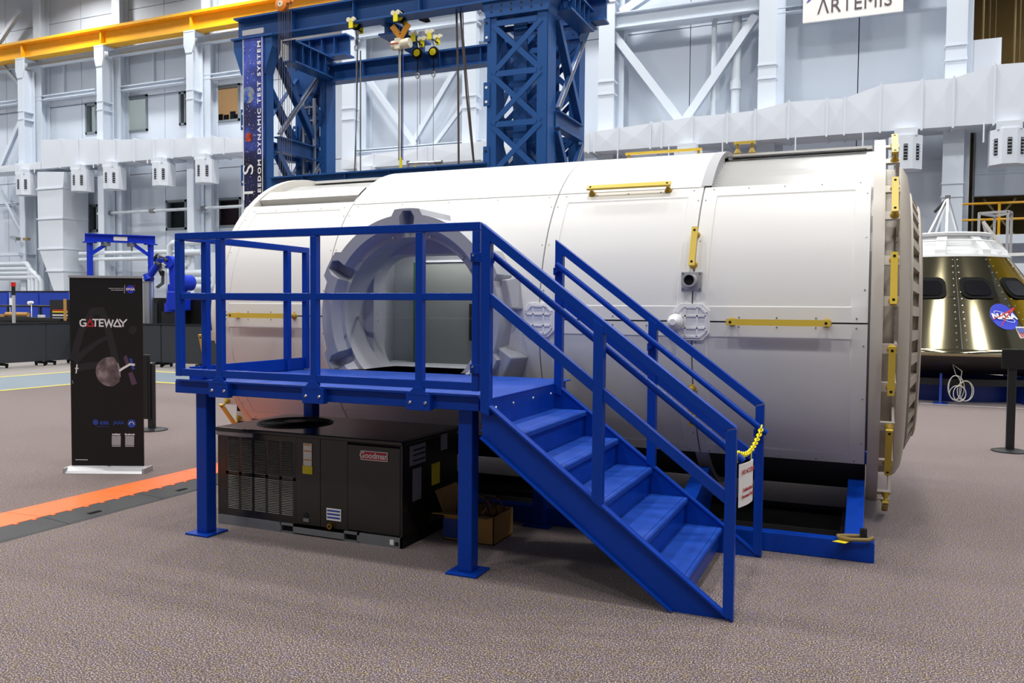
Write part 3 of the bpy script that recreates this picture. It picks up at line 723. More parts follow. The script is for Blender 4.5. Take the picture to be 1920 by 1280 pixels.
# octagonal covers with ribs, antenna cone, camera tube
def cover(xc, zc, hw=0.14, hh=0.142):
    y = hp(0, 0).y; c = 0.055
    oct_ = [(-hw + c, -hh), (hw - c, -hh), (hw, -hh + c), (hw, hh - c), (hw - c, hh), (-hw + c, hh), (-hw, hh - c), (-hw, -hh + c)]
    o = G().prism([(xc + a, zc + b) for a, b in oct_], y - 0.012, y + 0.06, 'y').build('cover_plate', 'plastic_white', module, bevel=0.004)
    k = 0.80; inn = [(a * k, b * k) for a, b in oct_]
    for a in range(8):
        p, q = inn[a], inn[(a + 1) % 8]; G().bar((xc + p[0], y - 0.014, zc + p[1]), (xc + q[0], y - 0.014, zc + q[1]), 0.014, 0.012, (0, 1, 0)).build('rib', 'plastic_white', o)
    for u in (-0.33, 0.33):
        G().bar((xc + u * hw, y - 0.014, zc - hh * k), (xc + u * hw, y - 0.014, zc + hh * k), 0.012, 0.012, (0, 1, 0)).build('rib', 'plastic_white', o)
        G().bar((xc - hw * k, y - 0.014, zc + u * hh), (xc + hw * k, y - 0.014, zc + u * hh), 0.012, 0.012, (0, 1, 0)).build('rib', 'plastic_white', o)
    for a, b in ((-0.115, 0.07), (0.115, 0.07), (-0.115, -0.07), (0.115, -0.07)): G().cyl((xc + a, y - 0.018, zc + b), (xc + a, y - 0.01, zc + b), 0.008, n=8).build('bolt', 'zinc', o)
    return o
cover(-1.258, 1.585); cover(-2.522, 1.585)
g = G(); g.lathe([(0.0, 0.062), (-0.05, 0.060), (-0.10, 0.034), (-0.125, 0.024), (-0.125, 0.0001)], (-1.375, 6.42, 1.585), 'y', 24); g.build('antenna_cone', 'plastic_white', module, 30)
y = hp(0, 10.8).y
o = G().box((-1.345, y - 0.02, 1.825), (-1.185, y + 0.03, 1.975)).build('camera_tube', 'plastic_grey', module, bevel=0.008)
G().lathe([(0.0, 0.052), (-0.09, 0.050), (-0.09, 0.040), (0.0, 0.040)], (-1.268, y - 0.015, 1.905), 'y', 24).build('barrel', 'plastic_grey', o, 30)
G().cyl((-1.268, y - 0.08, 1.905), (-1.268, y - 0.03, 1.905), 0.041, n=20).build('bore', 'black_hole', o)
for a, b in ((-1.33, 1.84), (-1.20, 1.84), (-1.33, 1.96), (-1.20, 1.96)): G().cyl((a, y - 0.026, b), (a, y - 0.01, b), 0.008, n=8).build('bolt', 'zinc', o)

# ---- docking port
port = G(); N = 144; DECK_Z = 1.125
def ringpt(r, t_, yy): return (HX + r * math.cos(t_), yy, max(HZ + r * math.sin(t_), DECK_Z + 0.003))   # the port is cut off flat where it meets the deck
YF = 6.17
def notch(t_):
    """1 inside one of the six pockets"""
    d = min(abs((math.degrees(t_) - a + 180) % 360 - 180) for a in (90, 150, 210, 270, 330, 30)); return d
prof = []
V = []; F_ = []; levels = 7
for i in range(N):
    t_ = 2 * PI * i / N; d = notch(t_)
    ro = HR + (0.05 if d < 8.0 else 0.0)
    pk = d < 4.4
    rows_ = [(ro, 6.75), (ro, YF), (HR - 0.02, YF), (HR - 0.10, YF + (0.085 if pk else 0.0)), (HR - 0.15, YF + 0.085), (HR - 0.19, YF + 0.085), (HR - 0.195, YF + 0.40)]
    if pk: rows_[2] = (HR + 0.03, YF + 0.0); rows_[3] = (HR + 0.028, YF + 0.13); rows_[4] = (HR - 0.13, YF + 0.13)
    V += [ringpt(r, t_, yy) for r, yy in rows_]
for i in range(N):
    j = (i + 1) % N
    for k in range(levels - 1): F_.append((i*levels+k, i*levels+k+1, j*levels+k+1, j*levels+k))
port.add(V, F_); dock = port.build('docking_port', 'ring_grey', module, 28)
for a in range(12):
    t_ = 2 * PI * (a + 0.5) / 12
    if HZ + (HR - 0.168) * math.sin(t_) < 1.16: continue
    p = ringpt(HR - 0.168, t_, YF + 0.085); G().cyl((p[0], p[1] - 0.008, p[2]), p, 0.012, n=8).build('bolt', 'steel', dock)
# tunnel and bulkhead with rounded square opening
def rsq(h, c, n=8):
    pts = []
    for q, (sx, sz) in enumerate(((1, 1), (-1, 1), (-1, -1), (1, -1))):
        for k in range(n + 1):
            a = math.radians(90 * q + 90 * k / n); pts.append((sx * (h - c) + c * math.cos(a), sz * (h - c) + c * math.sin(a)))
    return pts
sq = [(a_, b_ * 0.95) for a_, b_ in rsq(0.585, 0.30, 12)]; m_ = 96; yb_ = YF + 0.40
def sq_r(t_):
    """distance to the rounded square along angle t_"""
    dx, dz = math.cos(t_), math.sin(t_)
    for i in range(len(sq)):
        (x0_, z0_), (x1_, z1_) = sq[i], sq[(i + 1) % len(sq)]
        den = dx * (z1_ - z0_) - dz * (x1_ - x0_)
        if abs(den) < 1e-9: continue
        r_ = (x0_ * (z1_ - z0_) - z0_ * (x1_ - x0_)) / den; u = (x0_ * dz - z0_ * dx) / den
        if r_ > 0 and -1e-6 <= u <= 1 + 1e-6: return r_
    return 0.575
A_ = [2 * PI * i / m_ for i in range(m_)]
V = [ringpt(HR - 0.193, a, yb_ - 0.01) for a in A_] + [ringpt(sq_r(a), a, yb_ + 0.0) for a in A_] + [ringpt(sq_r(a) * 0.985, a, yb_ + 0.17) for a in A_]
G().add(V, [(k*m_ + i, k*m_ + (i+1) % m_, (k+1)*m_ + (i+1) % m_, (k+1)*m_ + i) for k in range(2) for i in range(m_)]).build('hatch_bulkhead', 'ring_grey', module, 30)
# cabin behind the opening
g = G(); g.box((-4.6, 7.55, 0.98), (-2.5, 7.6, 2.42)); g.box((-4.62, 6.8, 0.98), (-4.6, 7.6, 2.42)); g.box((-2.52, 6.8, 0.98), (-2.5, 7.6, 2.42)); g.box((-4.6, 6.8, 2.40), (-2.5, 7.6, 2.42)); g.box((-4.6, 6.70, 1.10), (-2.5, 7.6, 1.126))
g.build('cabin_wall', 'interior_grey', module)
p0 = at(781, 500, 7.3)
o = G().box((p0.x, 7.3, 1.0), (-2.55, 7.34, 2.13)).build('cabin_door', 'door_grey', module)
G().box((p0.x - 0.03, 7.29, 1.0), (p0.x + 0.012, 7.35, 2.13)).build('edge_strip', 'green_edge', o)
G().box((p0.x, 7.285, 2.13), (-2.55, 7.36, 2.15)).build('head_trim', 'interior_grey', o)
pq = at(884, 560, 7.28); G().box((pq.x - 0.02, 7.27, 1.36), (pq.x + 0.10, 7.3, 1.72)).build('door_window', 'black_hole', o)
cl_ = G().box((-4.2, 6.95, 2.36), (-3.0, 7.2, 2.40)).build('added_cabin_lamp', 'lamp_body', module)  # unseen lamp, added above the opening to brighten the hatch interior
G().box((-4.18, 6.97, 2.35), (-3.02, 7.18, 2.361)).build('lamp_lens', 'lamp_lens', cl_)
ld = bpy.data.lights.new('added_cabin_light', 'AREA'); ld.shape = 'RECTANGLE'; ld.size = 1.1; ld.size_y = 0.2; ld.energy = 1.6; ld.color = (1.0, 0.98, 0.95)  # light of the added lamp, lifts the cabin behind the hatch
lo = bpy.data.objects.new('added_cabin_light', ld); COL.objects.link(lo); lo.location = (-3.6, 7.07, 2.34)
for z in (1.15, 1.45, 1.75, 2.0): G().cyl((p0.x - 0.05, 7.53, z), (p0.x - 0.05, 7.555, z), 0.012, n=6).build('bolt', 'zinc', module)
# guide blocks around the port
def block(ang, r0, r1, wd, h, name='guide_block'):
    t_ = math.radians(ang); er = Vector((math.cos(t_), 0, math.sin(t_))); et = Vector((-math.sin(t_), 0, math.cos(t_))); o_ = Vector((HX, 0, HZ))
    V = []
    for (r, hh, ww, yy) in ((r0, 0, wd, 6.75), (r1, 0, wd * 1.05, 6.75), (r0, 0, wd * 0.82, 6.75 - h), (r1 - 0.13, 0, wd * 0.72, 6.75 - h)):
        for s_ in (-1, 1): 
            p = o_ + er * r + et * (s_ * ww / 2); V.append((p.x, yy, p.z))
    return G().add(V, [(0,1,3,2),(4,6,7,5),(0,2,6,4),(1,5,7,3),(2,3,7,6),(0,4,5,1)]).build(name, 'ring_grey', module, bevel=0.012)
block(12, 0.82, 1.06, 0.34, 0.46); block(-27, 0.84, 1.13, 0.38, 0.50); block(190, 0.82, 1.02, 0.36, 0.42)

# ---- right end: collar, recess, tabs with handrails, dome and serrated ring
G().lathe([(0.01, 1.40), (0.01, 1.555), (0.092, 1.555), (0.092, 1.40)], MC, 'x', 128, close=True).build('end_collar', 'collar_beige', module, 30)
G().lathe([(0.092, 1.31), (0.20, 1.30)], MC, 'x', 96).build('recess_skin', 'dome_beige', module, 30)
for t_ in (65, 53.5, 40, 30.5, 17, 6, -6.5, -17, -29, -43, -62, -72):
    g = G(); r0, r1 = 1.30, 1.55; dt = 1.3
    V = [hp(0.07, t_ - dt, r1), hp(0.19, t_ - dt, r1), hp(0.19, t_ + dt, r1), hp(0.07, t_ + dt, r1), hp(0.07, t_ - dt, r1 - 0.02), hp(0.19, t_ - dt, r1 - 0.02), hp(0.19, t_ + dt, r1 - 0.02), hp(0.07, t_ + dt, r1 - 0.02)]
    g.add(V, [(0,1,2,3),(7,6,5,4),(0,4,5,1),(1,5,6,2),(2,6,7,3),(3,7,4,0)])
    g.bar(hp(0.18, t_, r0 - 0.02), hp(0.18, t_, r1 - 0.01), 0.05, 0.018, (1, 0, 0)); g.build('rail_tab', 'collar_beige', module)
for a, b in ((65, 53.5), (40, 30.5), (17, 6), (-6.5, -17), (-29, -43), (-62, -72)): hr_t(0.155, a, b, 1.55, 0.075)
G().lathe([(0.17, 1.20), (0.17, 1.325), (0.20, 1.33), (0.23, 1.31), (0.265, 1.25), (0.28, 1.17), (0.285, 1.09), (0.285, 0.5)], MC, 'x', 128).build('end_dome', 'dome_beige', module, 40)
g = G()
for k in range(60): 
    p = hp(0.175, k * 3 - 90, 1.333); nn = rad(0, k * 3 - 90); g.cyl(p - nn * 0.002, p + nn * 0.005, 0.007, n=6)
g.build('dome_screws', 'zinc', module, kind='stuff')
G().lathe([(0.285, 0.9), (0.285, 1.10), (0.300, 1.10), (0.300, 0.9)], MC, 'x', 96).build('ring_base', 'dome_beige', module, 30)
G().lathe([(0.345, 0.3), (0.345, 0.985), (0.362, 0.985), (0.372, 0.96), (0.372, 0.3), (0.372, 0.001)], MC, 'x', 96).build('ring_plate', 'dome_beige', module, 30)
G().lathe([(0.285, 0.97), (0.36, 0.945)], MC, 'x', 96).build('ring_web', 'dome_beige', module, 30)
for k in range(36):
    t_ = k * 10 - 95; d = 2.0
    V = [hp(0.298, t_ - d, 1.10), hp(0.298, t_ + d, 1.10), hp(0.35, t_ + d, 0.985), hp(0.35, t_ - d, 0.985), hp(0.298, t_ - d, 0.93), hp(0.298, t_ + d, 0.93), hp(0.35, t_ + d, 0.93), hp(0.35, t_ - d, 0.93)]
    G().add(V, [(0,1,2,3),(7,6,5,4),(0,4,5,1),(1,5,6,2),(2,6,7,3),(3,7,4,0)]).build('gusset', 'dome_beige', module)
# ---- left end cap
G().lathe([(-5.99, 1.36), (-6.30, 0.92), (-6.32, 0.86), (-6.70, 0.84), (-6.72, 0.80), (-6.72, 0.001)], MC, 'x', 64).build('end_cap', 'hull_white', module, 30)
for t_ in (-8, -22, -36, -46):
    G().bar(hp(-6.0, t_, 1.50), hp(-6.16, t_, 1.50), 0.10, 0.02, (0, -1, 0)).build('rail_tab', 'collar_beige', module)
hr_t(-6.12, -8, -22, 1.52, 0.09); hr_t(-6.12, -36, -46, 1.52, 0.09)

# ------------------------------------------------------------------ cradle under the module
t = thing('module_cradle', (-2.9, 6.0, 0.0), 'low blue steel cradle frame carrying the white module', 'cradle')
G().box((-5.2, 5.97, 0.0), (0.07, 6.07, 0.135)).build('front_beam', 'stair_blue', t, bevel=0.006)
G().box((-5.2, 9.85, 0.0), (0.07, 9.95, 0.135)).build('rear_beam', 'stair_blue', t, bevel=0.006)
for x in (-0.06, -1.25, -4.2, -5.13):
    if x > -1.0 or x < -5: G().box((x - 0.06, 6.07, 0.0), (x + 0.06, 9.85, 0.07)).build('cross_beam', 'stair_blue', t, bevel=0.004)
    for s_ in (1, -1):
        ya, yb2 = 7.97 - s_ * 1.90, 7.97 - s_ * 1.02
        G().prism([(ya, 0.0), (ya, 0.15), (7.97 - s_ * 1.0, 0.37), (7.97 - s_ * 0.80, 0.16), (7.97 - s_ * 0.95, 0.0)], x - 0.06, x + 0.06, 'x').build('saddle', 'stair_blue', t, bevel=0.004)
        G().box((x - 0.06, 7.97 - s_ * 1.90, 0), (x + 0.06, 7.97 - s_ * 1.98, 0.06)).build('foot_plate', 'stair_blue', t)
q = at(449, 770, 7.25)
t = thing('support_stand', (q.x, 7.25, 0), 'slim black jack stand under the left end of the module', 'stand')
G().cyl((q.x, 7.25, 0.02), (q.x, 7.25, q.z + 0.25), 0.028, n=12).build('post', 'black_rubber', t, 40); G().box((q.x - 0.14, 7.11, 0), (q.x + 0.14, 7.39, 0.02)).build('base_plate', 'black_rubber', t); G().box((q.x, 7.23, q.z - 0.14), (q.x + 0.55, 7.27, q.z - 0.10)).build('cross_arm', 'black_rubber', t); G().box((q.x - 0.06, 7.2, q.z + 0.25), (q.x + 0.06, 7.3, q.z + 0.27)).build('head_plate', 'black_rubber', t)
t = thing('rimmed_panel', (-2.0, 7.2, 0.0), 'flat black panel with thin rim on the carpet beneath the white module', 'tray')
G().box((-5.0, 6.55, 0.0), (-0.16, 7.35, 0.012)).build('panel_floor', 'black_rubber', t)  # flat black panel with a thin raised rim
for lo, hi in (((-5.0, 6.53, 0), (-0.16, 6.55, 0.05)), ((-5.0, 7.35, 0), (-0.16, 7.37, 0.05)), ((-0.16, 6.53, 0), (-0.14, 7.37, 0.05)), ((-5.02, 6.53, 0), (-5.0, 7.37, 0.05))): G().box(lo, hi).build('panel_rim', 'dark_metal', t)
t = thing('lashing_shackle', (-0.03, 6.03, 0.135), 'rusty steel shackle with yellow tag bolted on the cradle corner', 'shackle')
G().cyl((0.0, 6.02, 0.135), (0.0, 6.02, 0.155), 0.045, n=12).cyl((0.0, 6.02, 0.155), (0.0, 6.02, 0.215), 0.026, n=6).build('bolt', 'dark_metal', t)
G().tube([(0.06, 6.0, 0.165), (0.03, 5.95, 0.16), (-0.08, 5.93, 0.155), (-0.15, 5.955, 0.155), (-0.16, 6.0, 0.155), (-0.10, 6.03, 0.155), (0.0, 6.04, 0.16)], 0.014, 8).build('bow', 'mezz_brown', t, 60)
G().prism([(-0.19, 5.90), (-0.11, 5.88), (-0.06, 5.99), (-0.10, 6.02)], 0.137, 0.140, 'z').build('tag', 'label_yellow', t)

# ================================================================== access platform with stairs
plat = thing('access_platform', (-3.4, 5.3, 0.0), 'blue painted steel access platform with guard rails and stairs', 'platform')
BL = 'stair_blue'
def part(g, name, m=BL, par=None, bevel=0.003, smooth=None): return g.build(name, m, par or plat, smooth, bevel)
DZ = 1.125
# legs
for (x, y_) in ((-4.47, 4.70), (-2.31, 4.69), (-4.47, 5.96), (-2.31, 5.96)):
    lg = part(G().box((x - 0.05, y_ - 0.05, 0.012), (x + 0.05, y_ + 0.05, 1.045)), 'leg', bevel=0.008)
    part(G().box((x - 0.108, y_ - 0.105, 0.0), (x + 0.108, y_ + 0.105, 0.014)), 'base_plate', par=lg)
# deck frame and deck
part(G().box((-4.65, 4.585, 1.045), (-2.19, 4.64, 1.130)), 'front_beam')
part(G().box((-4.65, 4.64, 1.045), (-4.59, 6.02, 1.130)), 'side_beam')
part(G().box((-4.65, 6.02, 1.045), (-2.15, 6.07, 1.120)), 'rear_beam')
part(G().box((-2.20, 4.64, 0.955), (-2.15, 6.02, 1.118)), 'end_beam')
for x in (-4.0, -3.4, -2.8): part(G().box((x - 0.02, 4.64, 1.05), (x + 0.02, 6.02, 1.115)), 'joist')
part(G().box((-4.62, 4.56, 1.132), (-2.185, 4.60, 1.146)), 'edge_strip')
part(G().box((-4.60, 4.60, 1.115), (-2.14, 6.165, DZ)), 'deck_plate', 'tread_blue')
# front guard rail
T = 0.05
YR = 4.565
gr = [(-4.575, 2.20), (-2.195, 2.20)]
part(G().bar((-4.60, YR, 2.175), (-2.17, YR, 2.175), T, T), 'top_rail', bevel=0.004)
part(G().bar((-4.55, YR, 1.748), (-2.22, YR, 1.748), T * 0.9, T * 0.9), 'mid_rail', bevel=0.004)
part(G().box((-4.555, YR - 0.022, 1.174), (-2.215, YR + 0.03, 1.225)), 'bottom_rail')
for i, x in enumerate((-4.577, -4.20, -3.392, -2.59, -2.195)):
    z0 = 1.172 if i in (0, 4) else 1.15
    p_ = part(G().box((x - T/2, YR - T/2, z0), (x + T/2, YR + T/2, 2.15)), 'post', bevel=0.004)
    if i in (1, 2, 3):
        part(G().prism([(x - 0.022, 1.185), (x + 0.022, 1.185), (x + 0.075, 1.132), (x - 0.075, 1.132)], YR - 0.034, YR - 0.024, 'y'), 'gusset', par=p_, bevel=0.001)
        br = part(G().box((x - 0.085, YR - 0.032, 1.035), (x + 0.085, YR + 0.02, 1.136)), 'bracket', par=p_, bevel=0.002)
        for s_ in (-0.055, 0.055): G().lathe([(-0.012, 0.0001), (-0.010, 0.008), (-0.003, 0.0125), (0.002, 0.013)], (x + s_, YR - 0.03, 1.083), 'y', 12).build('bolt', 'steel', p_, 40)
for x in (-4.40, -4.02, -3.75, -3.05, -2.80, -2.40): part(G().box((x - 0.035, YR + 0.03, 1.20), (x + 0.035, YR + 0.045, 1.225)), 'weld_tab')
# left guard rail
XR = -4.585
part(G().bar((XR, 4.59, 2.175), (XR, 6.06, 2.175), T, T), 'top_rail', bevel=0.004)
part(G().bar((XR, 4.59, 1.748), (XR, 6.03, 1.748), T * 0.9, T * 0.9), 'mid_rail', bevel=0.004)
for y_ in (4.83, 5.78, 6.035): part(G().box((XR - T/2, y_ - T/2, 1.13), (XR + T/2, y_ + T/2, 2.15)), 'post', bevel=0.004)
part(G().box((XR - 0.004, 4.66, 1.13), (XR + 0.004, 6.06, 1.232)), 'toe_board')
# splice plates joining the two front posts
for z in (1.985, 1.31):
    sp = part(G().box((-2.225, YR - T/2 - 0.012, z - 0.028), (-2.085, YR - T/2, z + 0.028)), 'splice_plate', bevel=0.002)
    for x in (-2.205, -2.108):
        G().lathe([(-0.010, 0.0001), (-0.008, 0.006), (0.0, 0.009)], (x, YR - T/2 - 0.012, z + 0.012), 'y', 10).build('bolt', 'steel', sp, 40)
        G().cyl((x, YR - T/2 - 0.0135, z - 0.016), (x, YR - T/2 - 0.011, z - 0.016), 0.007, n=8).build('bolt_hole', 'black_hole', sp)
    part(G().box((-2.155, YR - 0.01, z - 0.06), (-2.13, YR + 0.01, z - 0.03)), 'catch', par=sp)
# ---- stairs
SL = (1.051 - 2.19) / (-0.632 + 2.145)          # slope of the stair rails
def rail_z(x): return 2.19 + SL * (x + 2.145)
def stair_side(yc, sgn):
    """sgn: +1 for the near side (flanges and rails outward to -Y)"""
    ya, yb2 = yc - 0.028, yc + 0.028
    # stringer channel: web + flanges
    def zt(x): return 1.086 - 0.7463 * (x + 2.079)
    def zb(x): return 0.891 - 0.7542 * (x + 2.145)
    web = [(-2.145, zb(-2.145)), (-0.964, 0.0), (-0.634, 0.0), (-2.145, zt(-2.145))]
    yw0, yw1 = (ya + 0.035, ya + 0.047) if sgn > 0 else (yb2 - 0.047, yb2 - 0.035)
    st = part(G().prism(web, yw0, yw1, 'y'), 'stringer', bevel=0.001)
    part(G().bar((-2.145, yc, zb(-2.145) + 0.006), (-0.972, yc, 0.008), 0.056, 0.012), 'bottom_flange', par=st, bevel=0.001)
    part(G().bar((-2.145, yc, zt(-2.145) - 0.006), (-0.66, yc, 0.018), 0.056, 0.012), 'top_flange', par=st, bevel=0.001)
    # posts
    t2 = 0.055
    part(G().prism([(-2.145, 1.05), (-2.085, 1.03), (-2.085, rail_z(-2.085) - 0.07), (-2.145, 2.19)], yc - t2/2, yc + t2/2, 'y'), 'post', bevel=0.004)
    xm = -1.405
    part(G().prism([(xm - 0.03, 0.585), (xm + 0.03, 0.54), (xm + 0.03, rail_z(xm + 0.03) - 0.03), (xm - 0.03, rail_z(xm - 0.03) - 0.03)], yc - t2/2 - 0.004, yc + t2/2 + 0.004, 'y'), 'post', bevel=0.004)
    part(G().prism([(-0.690, 0.045), (-0.634, 0.0), (-0.634, 1.045), (-0.690, 1.03)], yc - t2/2, yc + t2/2, 'y'), 'post', bevel=0.004)
    # sloping rails
    hv = 0.068
    part(G().prism([(-2.145, 2.19), (-0.634, rail_z(-0.634)), (-0.690, rail_z(-0.690) - 0.058), (-0.690, rail_z(-0.690) - hv), (-2.095, rail_z(-2.095) - hv)], yc - t2/2, yc + t2/2, 'y'), 'top_rail', bevel=0.004)
    def lz(x): return 1.766 - 0.7577 * (x + 2.082)
    for xa, xb in ((-2.085, -1.435), (-1.375, -0.690)):
        part(G().prism([(xa, lz(xa)), (xb, lz(xb)), (xb, lz(xb) - 0.072), (xa, lz(xa) - 0.072)], yc - t2/2 + 0.005, yc + t2/2 - 0.005, 'y'), 'lower_rail', bevel=0.003)
    # round handrail on the inside
    yh = yc + 0.075 * sgn
    hr = G().cyl((-2.115, yh, 2.005), (-0.607, yh, 0.858), 0.021, n=16).build('handrail', BL, plat, 40)
    for x in (-2.11, -1.40, -0.665):
        zz = 2.005 - 0.7606 * (x + 2.115)
        part(G().prism([(x - 0.03, zz - 0.075), (x + 0.01, zz - 0.045), (x + 0.01, zz - 0.02), (x - 0.03, zz - 0.02)], min(yc, yh), max(yc, yh), 'y'), 'bracket', par=hr, bevel=0.002)
stair_side(4.535, 1); stair_side(5.81, -1)
noses = [(-2.132, DZ), (-1.884, 0.937), (-1.640, 0.747), (-1.390, 0.558), (-1.135, 0.367), (-0.896, 0.180)]
YA, YB = 4.555, 5.785
part(G().box((-2.150, YA, 0.937), (-2.136, YB, 1.118)), 'riser')
part(G().cyl((-2.138, YA, DZ - 0.006), (-2.138, YB, DZ - 0.006), 0.006, n=8), 'landing_nose', bevel=0)
for y_ in (4.72, 5.0, 5.35, 5.70): G().lathe([(0.0, 0.012), (0.006, 0.009), (0.009, 0.0001)], (-2.136, y_, 1.055), 'x', 12).build('bolt', 'steel', plat, 40)
for k in range(1, 6):
    xn, zn = noses[k]; xb = noses[k-1][0] - 0.036
    tr = part(G().box((xb, YA, zn - 0.008), (xn - 0.031, YB, zn)), 'tread', 'tread_blue', bevel=0.001)
    part(G().prism([(xn - 0.03, zn), (xn - 0.008, zn), (xn, zn - 0.010), (xn, zn - 0.038), (xn - 0.03, zn - 0.038)], YA, YB, 'y'), 'nosing', 'tread_blue', par=tr, bevel=0.004)
    zl = noses[k+1][1] if k < 5 else 0.03
    part(G().box((xn - 0.035, YA, zl), (xn - 0.022, YB, zn - 0.01)), 'riser')

# ------------------------------------------------------------------ yellow chain and its sign across the foot of the stairs
t = thing('barrier_chain', (-0.65, 5.2, 0.6), 'yellow plastic link chain hung across the foot of the blue stairs', 'chain')
pa, pb = Vector((-0.640, 5.735, 0.905)), Vector((-0.640, 4.61, 0.905)); NL = 24
def cat(u): p = pa.lerp(pb, u); p.z -= 0.075 * (1 - (2*u - 1) ** 2); return p
for k in range(NL):
    a, b = cat(k / NL), cat((k + 1) / NL); d = (b - a); ln = d.length; d.normalize()
    s_ = d.cross(Vector((1, 0, 0))).normalized()
    if k % 2: s_ = d.cross(s_).normalized()
    mid = (a + b) / 2; hl = ln * 0.66; hw = 0.014
    G().tube([mid + d * (hl * math.cos(2*PI*i/12)) + s_ * (hw * math.sin(2*PI*i/12)) for i in range(12)], 0.0042, 6, True).build('link', 'chain_yellow', t, 60)
for q, yy in ((0.0, 5.735), (1.0, 4.61)):
    G().tube([(-0.640 - 0.0, yy + 0.030 * math.cos(2*PI*i/16), 0.882 + 0.030 * math.sin(2*PI*i/16)) for i in range(16)], 0.005, 6, True).build('end_loop', 'chain_yellow', t, 60)
G().cbox((-0.66, 5.70, 0.845), (0.03, 0.03, 0.05)).build('clip', 'black_rubber', t)
t = thing('chain_sign', (-0.645, 4.98, 0.50), 'white paper notice in red lettering hanging on the yellow chain', 'sign')
sd = Vector((math.cos(math.radians(78)), math.sin(math.radians(78)), 0)); MS = frame((-0.640, 4.99, 0.665), sd, (0, 0, 1))
g = G(); nn = 8; V = []
for zo in (0.0, -0.004):
    for i in range(nn + 1):
        for j in range(2): V.append(MS @ Vector((-0.115 + 0.23 * i / nn, 0.125 - 0.25 * j, 0.010 * math.sin(PI * i / nn) + zo)))
o2 = 2 * (nn + 1); fs = []
for i in range(nn):
    fs += [(2*i, 2*i+1, 2*i+3, 2*i+2), (o2+2*i, o2+2*i+2, o2+2*i+3, o2+2*i+1), (2*i, 2*i+2, o2+2*i+2, o2+2*i), (2*i+1, o2+2*i+1, o2+2*i+3, 2*i+3)]
fs += [(0, o2, o2+1, 1), (2*nn, 2*nn+1, o2+2*nn+1, o2+2*nn)]
g.add(V, fs).build('sheet', 'paper_white', t)
gt = G()
for s_, z, sz in (('NO ACCESS', 0.075, 0.038), ('Authorized', -0.03, 0.034), ('Personnel Only', -0.068, 0.030)):
    q = text_geo(s_, sz, MS @ Matrix.Translation((0, z, 0.0112)), 0.0005, bold=0.0006); gt.add(q.v, q.f)
gt.build('lettering', 'red_print', t)
for xx in (-0.08, 0.08): p = MS @ Vector((xx, 0.12, 0)); G().tube([p, (p.x, p.y, p.z + 0.06)], 0.003, 5).build('tie', 'chain_yellow', t)

# ================================================================== packaged air conditioning unit
ac = thing('air_conditioner_unit', (-3.77, 5.36, 0.0), 'dark brown packaged air conditioning unit with round fan grille under the platform', 'air conditioner')
AX0, AX1, AY0, AY1, AZ0, AZ1 = -4.60, -2.955, 4.96, 5.80, 0.075, 0.72
ay = AY0
for a, b, cz, dz in ((AX0 + 0.02, -4.52, AZ0, AZ1), (-3.862, -3.645, AZ0, AZ1), (-3.641, -3.408, AZ0, AZ1)):
    G().box((a, ay, cz), (b, ay + 0.02, dz)).build('front_panel', 'unit_black', ac, bevel=0.002)
G().box((-3.404, ay - 0.004, AZ0 + 0.01), (AX1 - 0.015, ay + 0.02, AZ1 - 0.02)).build('front_panel', 'unit_black', ac, bevel=0.004)
G().box((AX0 + 0.02, ay + 0.02, AZ0), (AX1, AY1, AZ1)).build('cabinet', 'unit_dark', ac)
G().box((AX1 - 0.015, ay, AZ0), (AX1 + 0.002, AY1, AZ1)).build('side_panel', 'unit_black', ac, bevel=0.003)
tp = G().box((AX0 - 0.005, ay - 0.025, AZ1), (AX1 + 0.012, AY1 + 0.02, AZ1 + 0.032)).build('top_panel', 'unit_black', ac, bevel=0.008)
G().box((AX0 + 0.0, ay - 0.02, AZ1 - 0.03), (-4.25, ay + 0.0, AZ1)).build('corner_trim', 'galvanised', ac, bevel=0.002)
# louvered coil guard, two rows of five
lx0, lx1 = -4.52, -3.862; cw = (lx1 - lx0 - 0.05) / 5
G().box((lx0, ay + 0.012, AZ0), (lx1, ay + 0.02, AZ1)).build('coil_backing', 'unit_dark', ac)
G().box((lx0, ay, AZ0), (lx1, ay + 0.012, AZ0 + 0.055)).build('coil_frame', 'unit_black', ac)
G().box((lx0, ay, AZ1 - 0.045), (lx1, ay + 0.012, AZ1)).build('coil_frame', 'unit_black', ac)
zm = (AZ0 + 0.055 + AZ1 - 0.045) / 2
G().box((lx0, ay, zm - 0.012), (lx1, ay + 0.012, zm + 0.012)).build('coil_frame', 'unit_black', ac)
for c in range(6):
    x = lx0 + 0.012 + c * (cw + 0.005); G().box((x - 0.012, ay, AZ0 + 0.055), (x + 0.012, ay + 0.012, AZ1 - 0.045)).build('coil_frame', 'unit_black', ac)
for (za, zb) in ((AZ0 + 0.055, zm - 0.012), (zm + 0.012, AZ1 - 0.045)):
    for c in range(5):
        x0_ = lx0 + 0.024 + c * (cw + 0.005); x1_ = x0_ + cw - 0.02; g = G(); ns = 20
        for k in range(ns):
            z = za + (zb - za) * (k + 0.2) / ns; h = (zb - za) / ns
            g.add([(x0_, ay + 0.006, z + h * 0.26), (x1_, ay + 0.006, z + h * 0.26), (x1_, ay - 0.004, z + 0.02 * h), (x0_, ay - 0.004, z + 0.02 * h), (x0_, ay - 0.004, z - 0.10 * h), (x1_, ay - 0.004, z - 0.10 * h)], [(0, 1, 2, 3), (3, 2, 5, 4)])
        g.build('louver_bank', 'louver_metal', ac, kind='stuff')
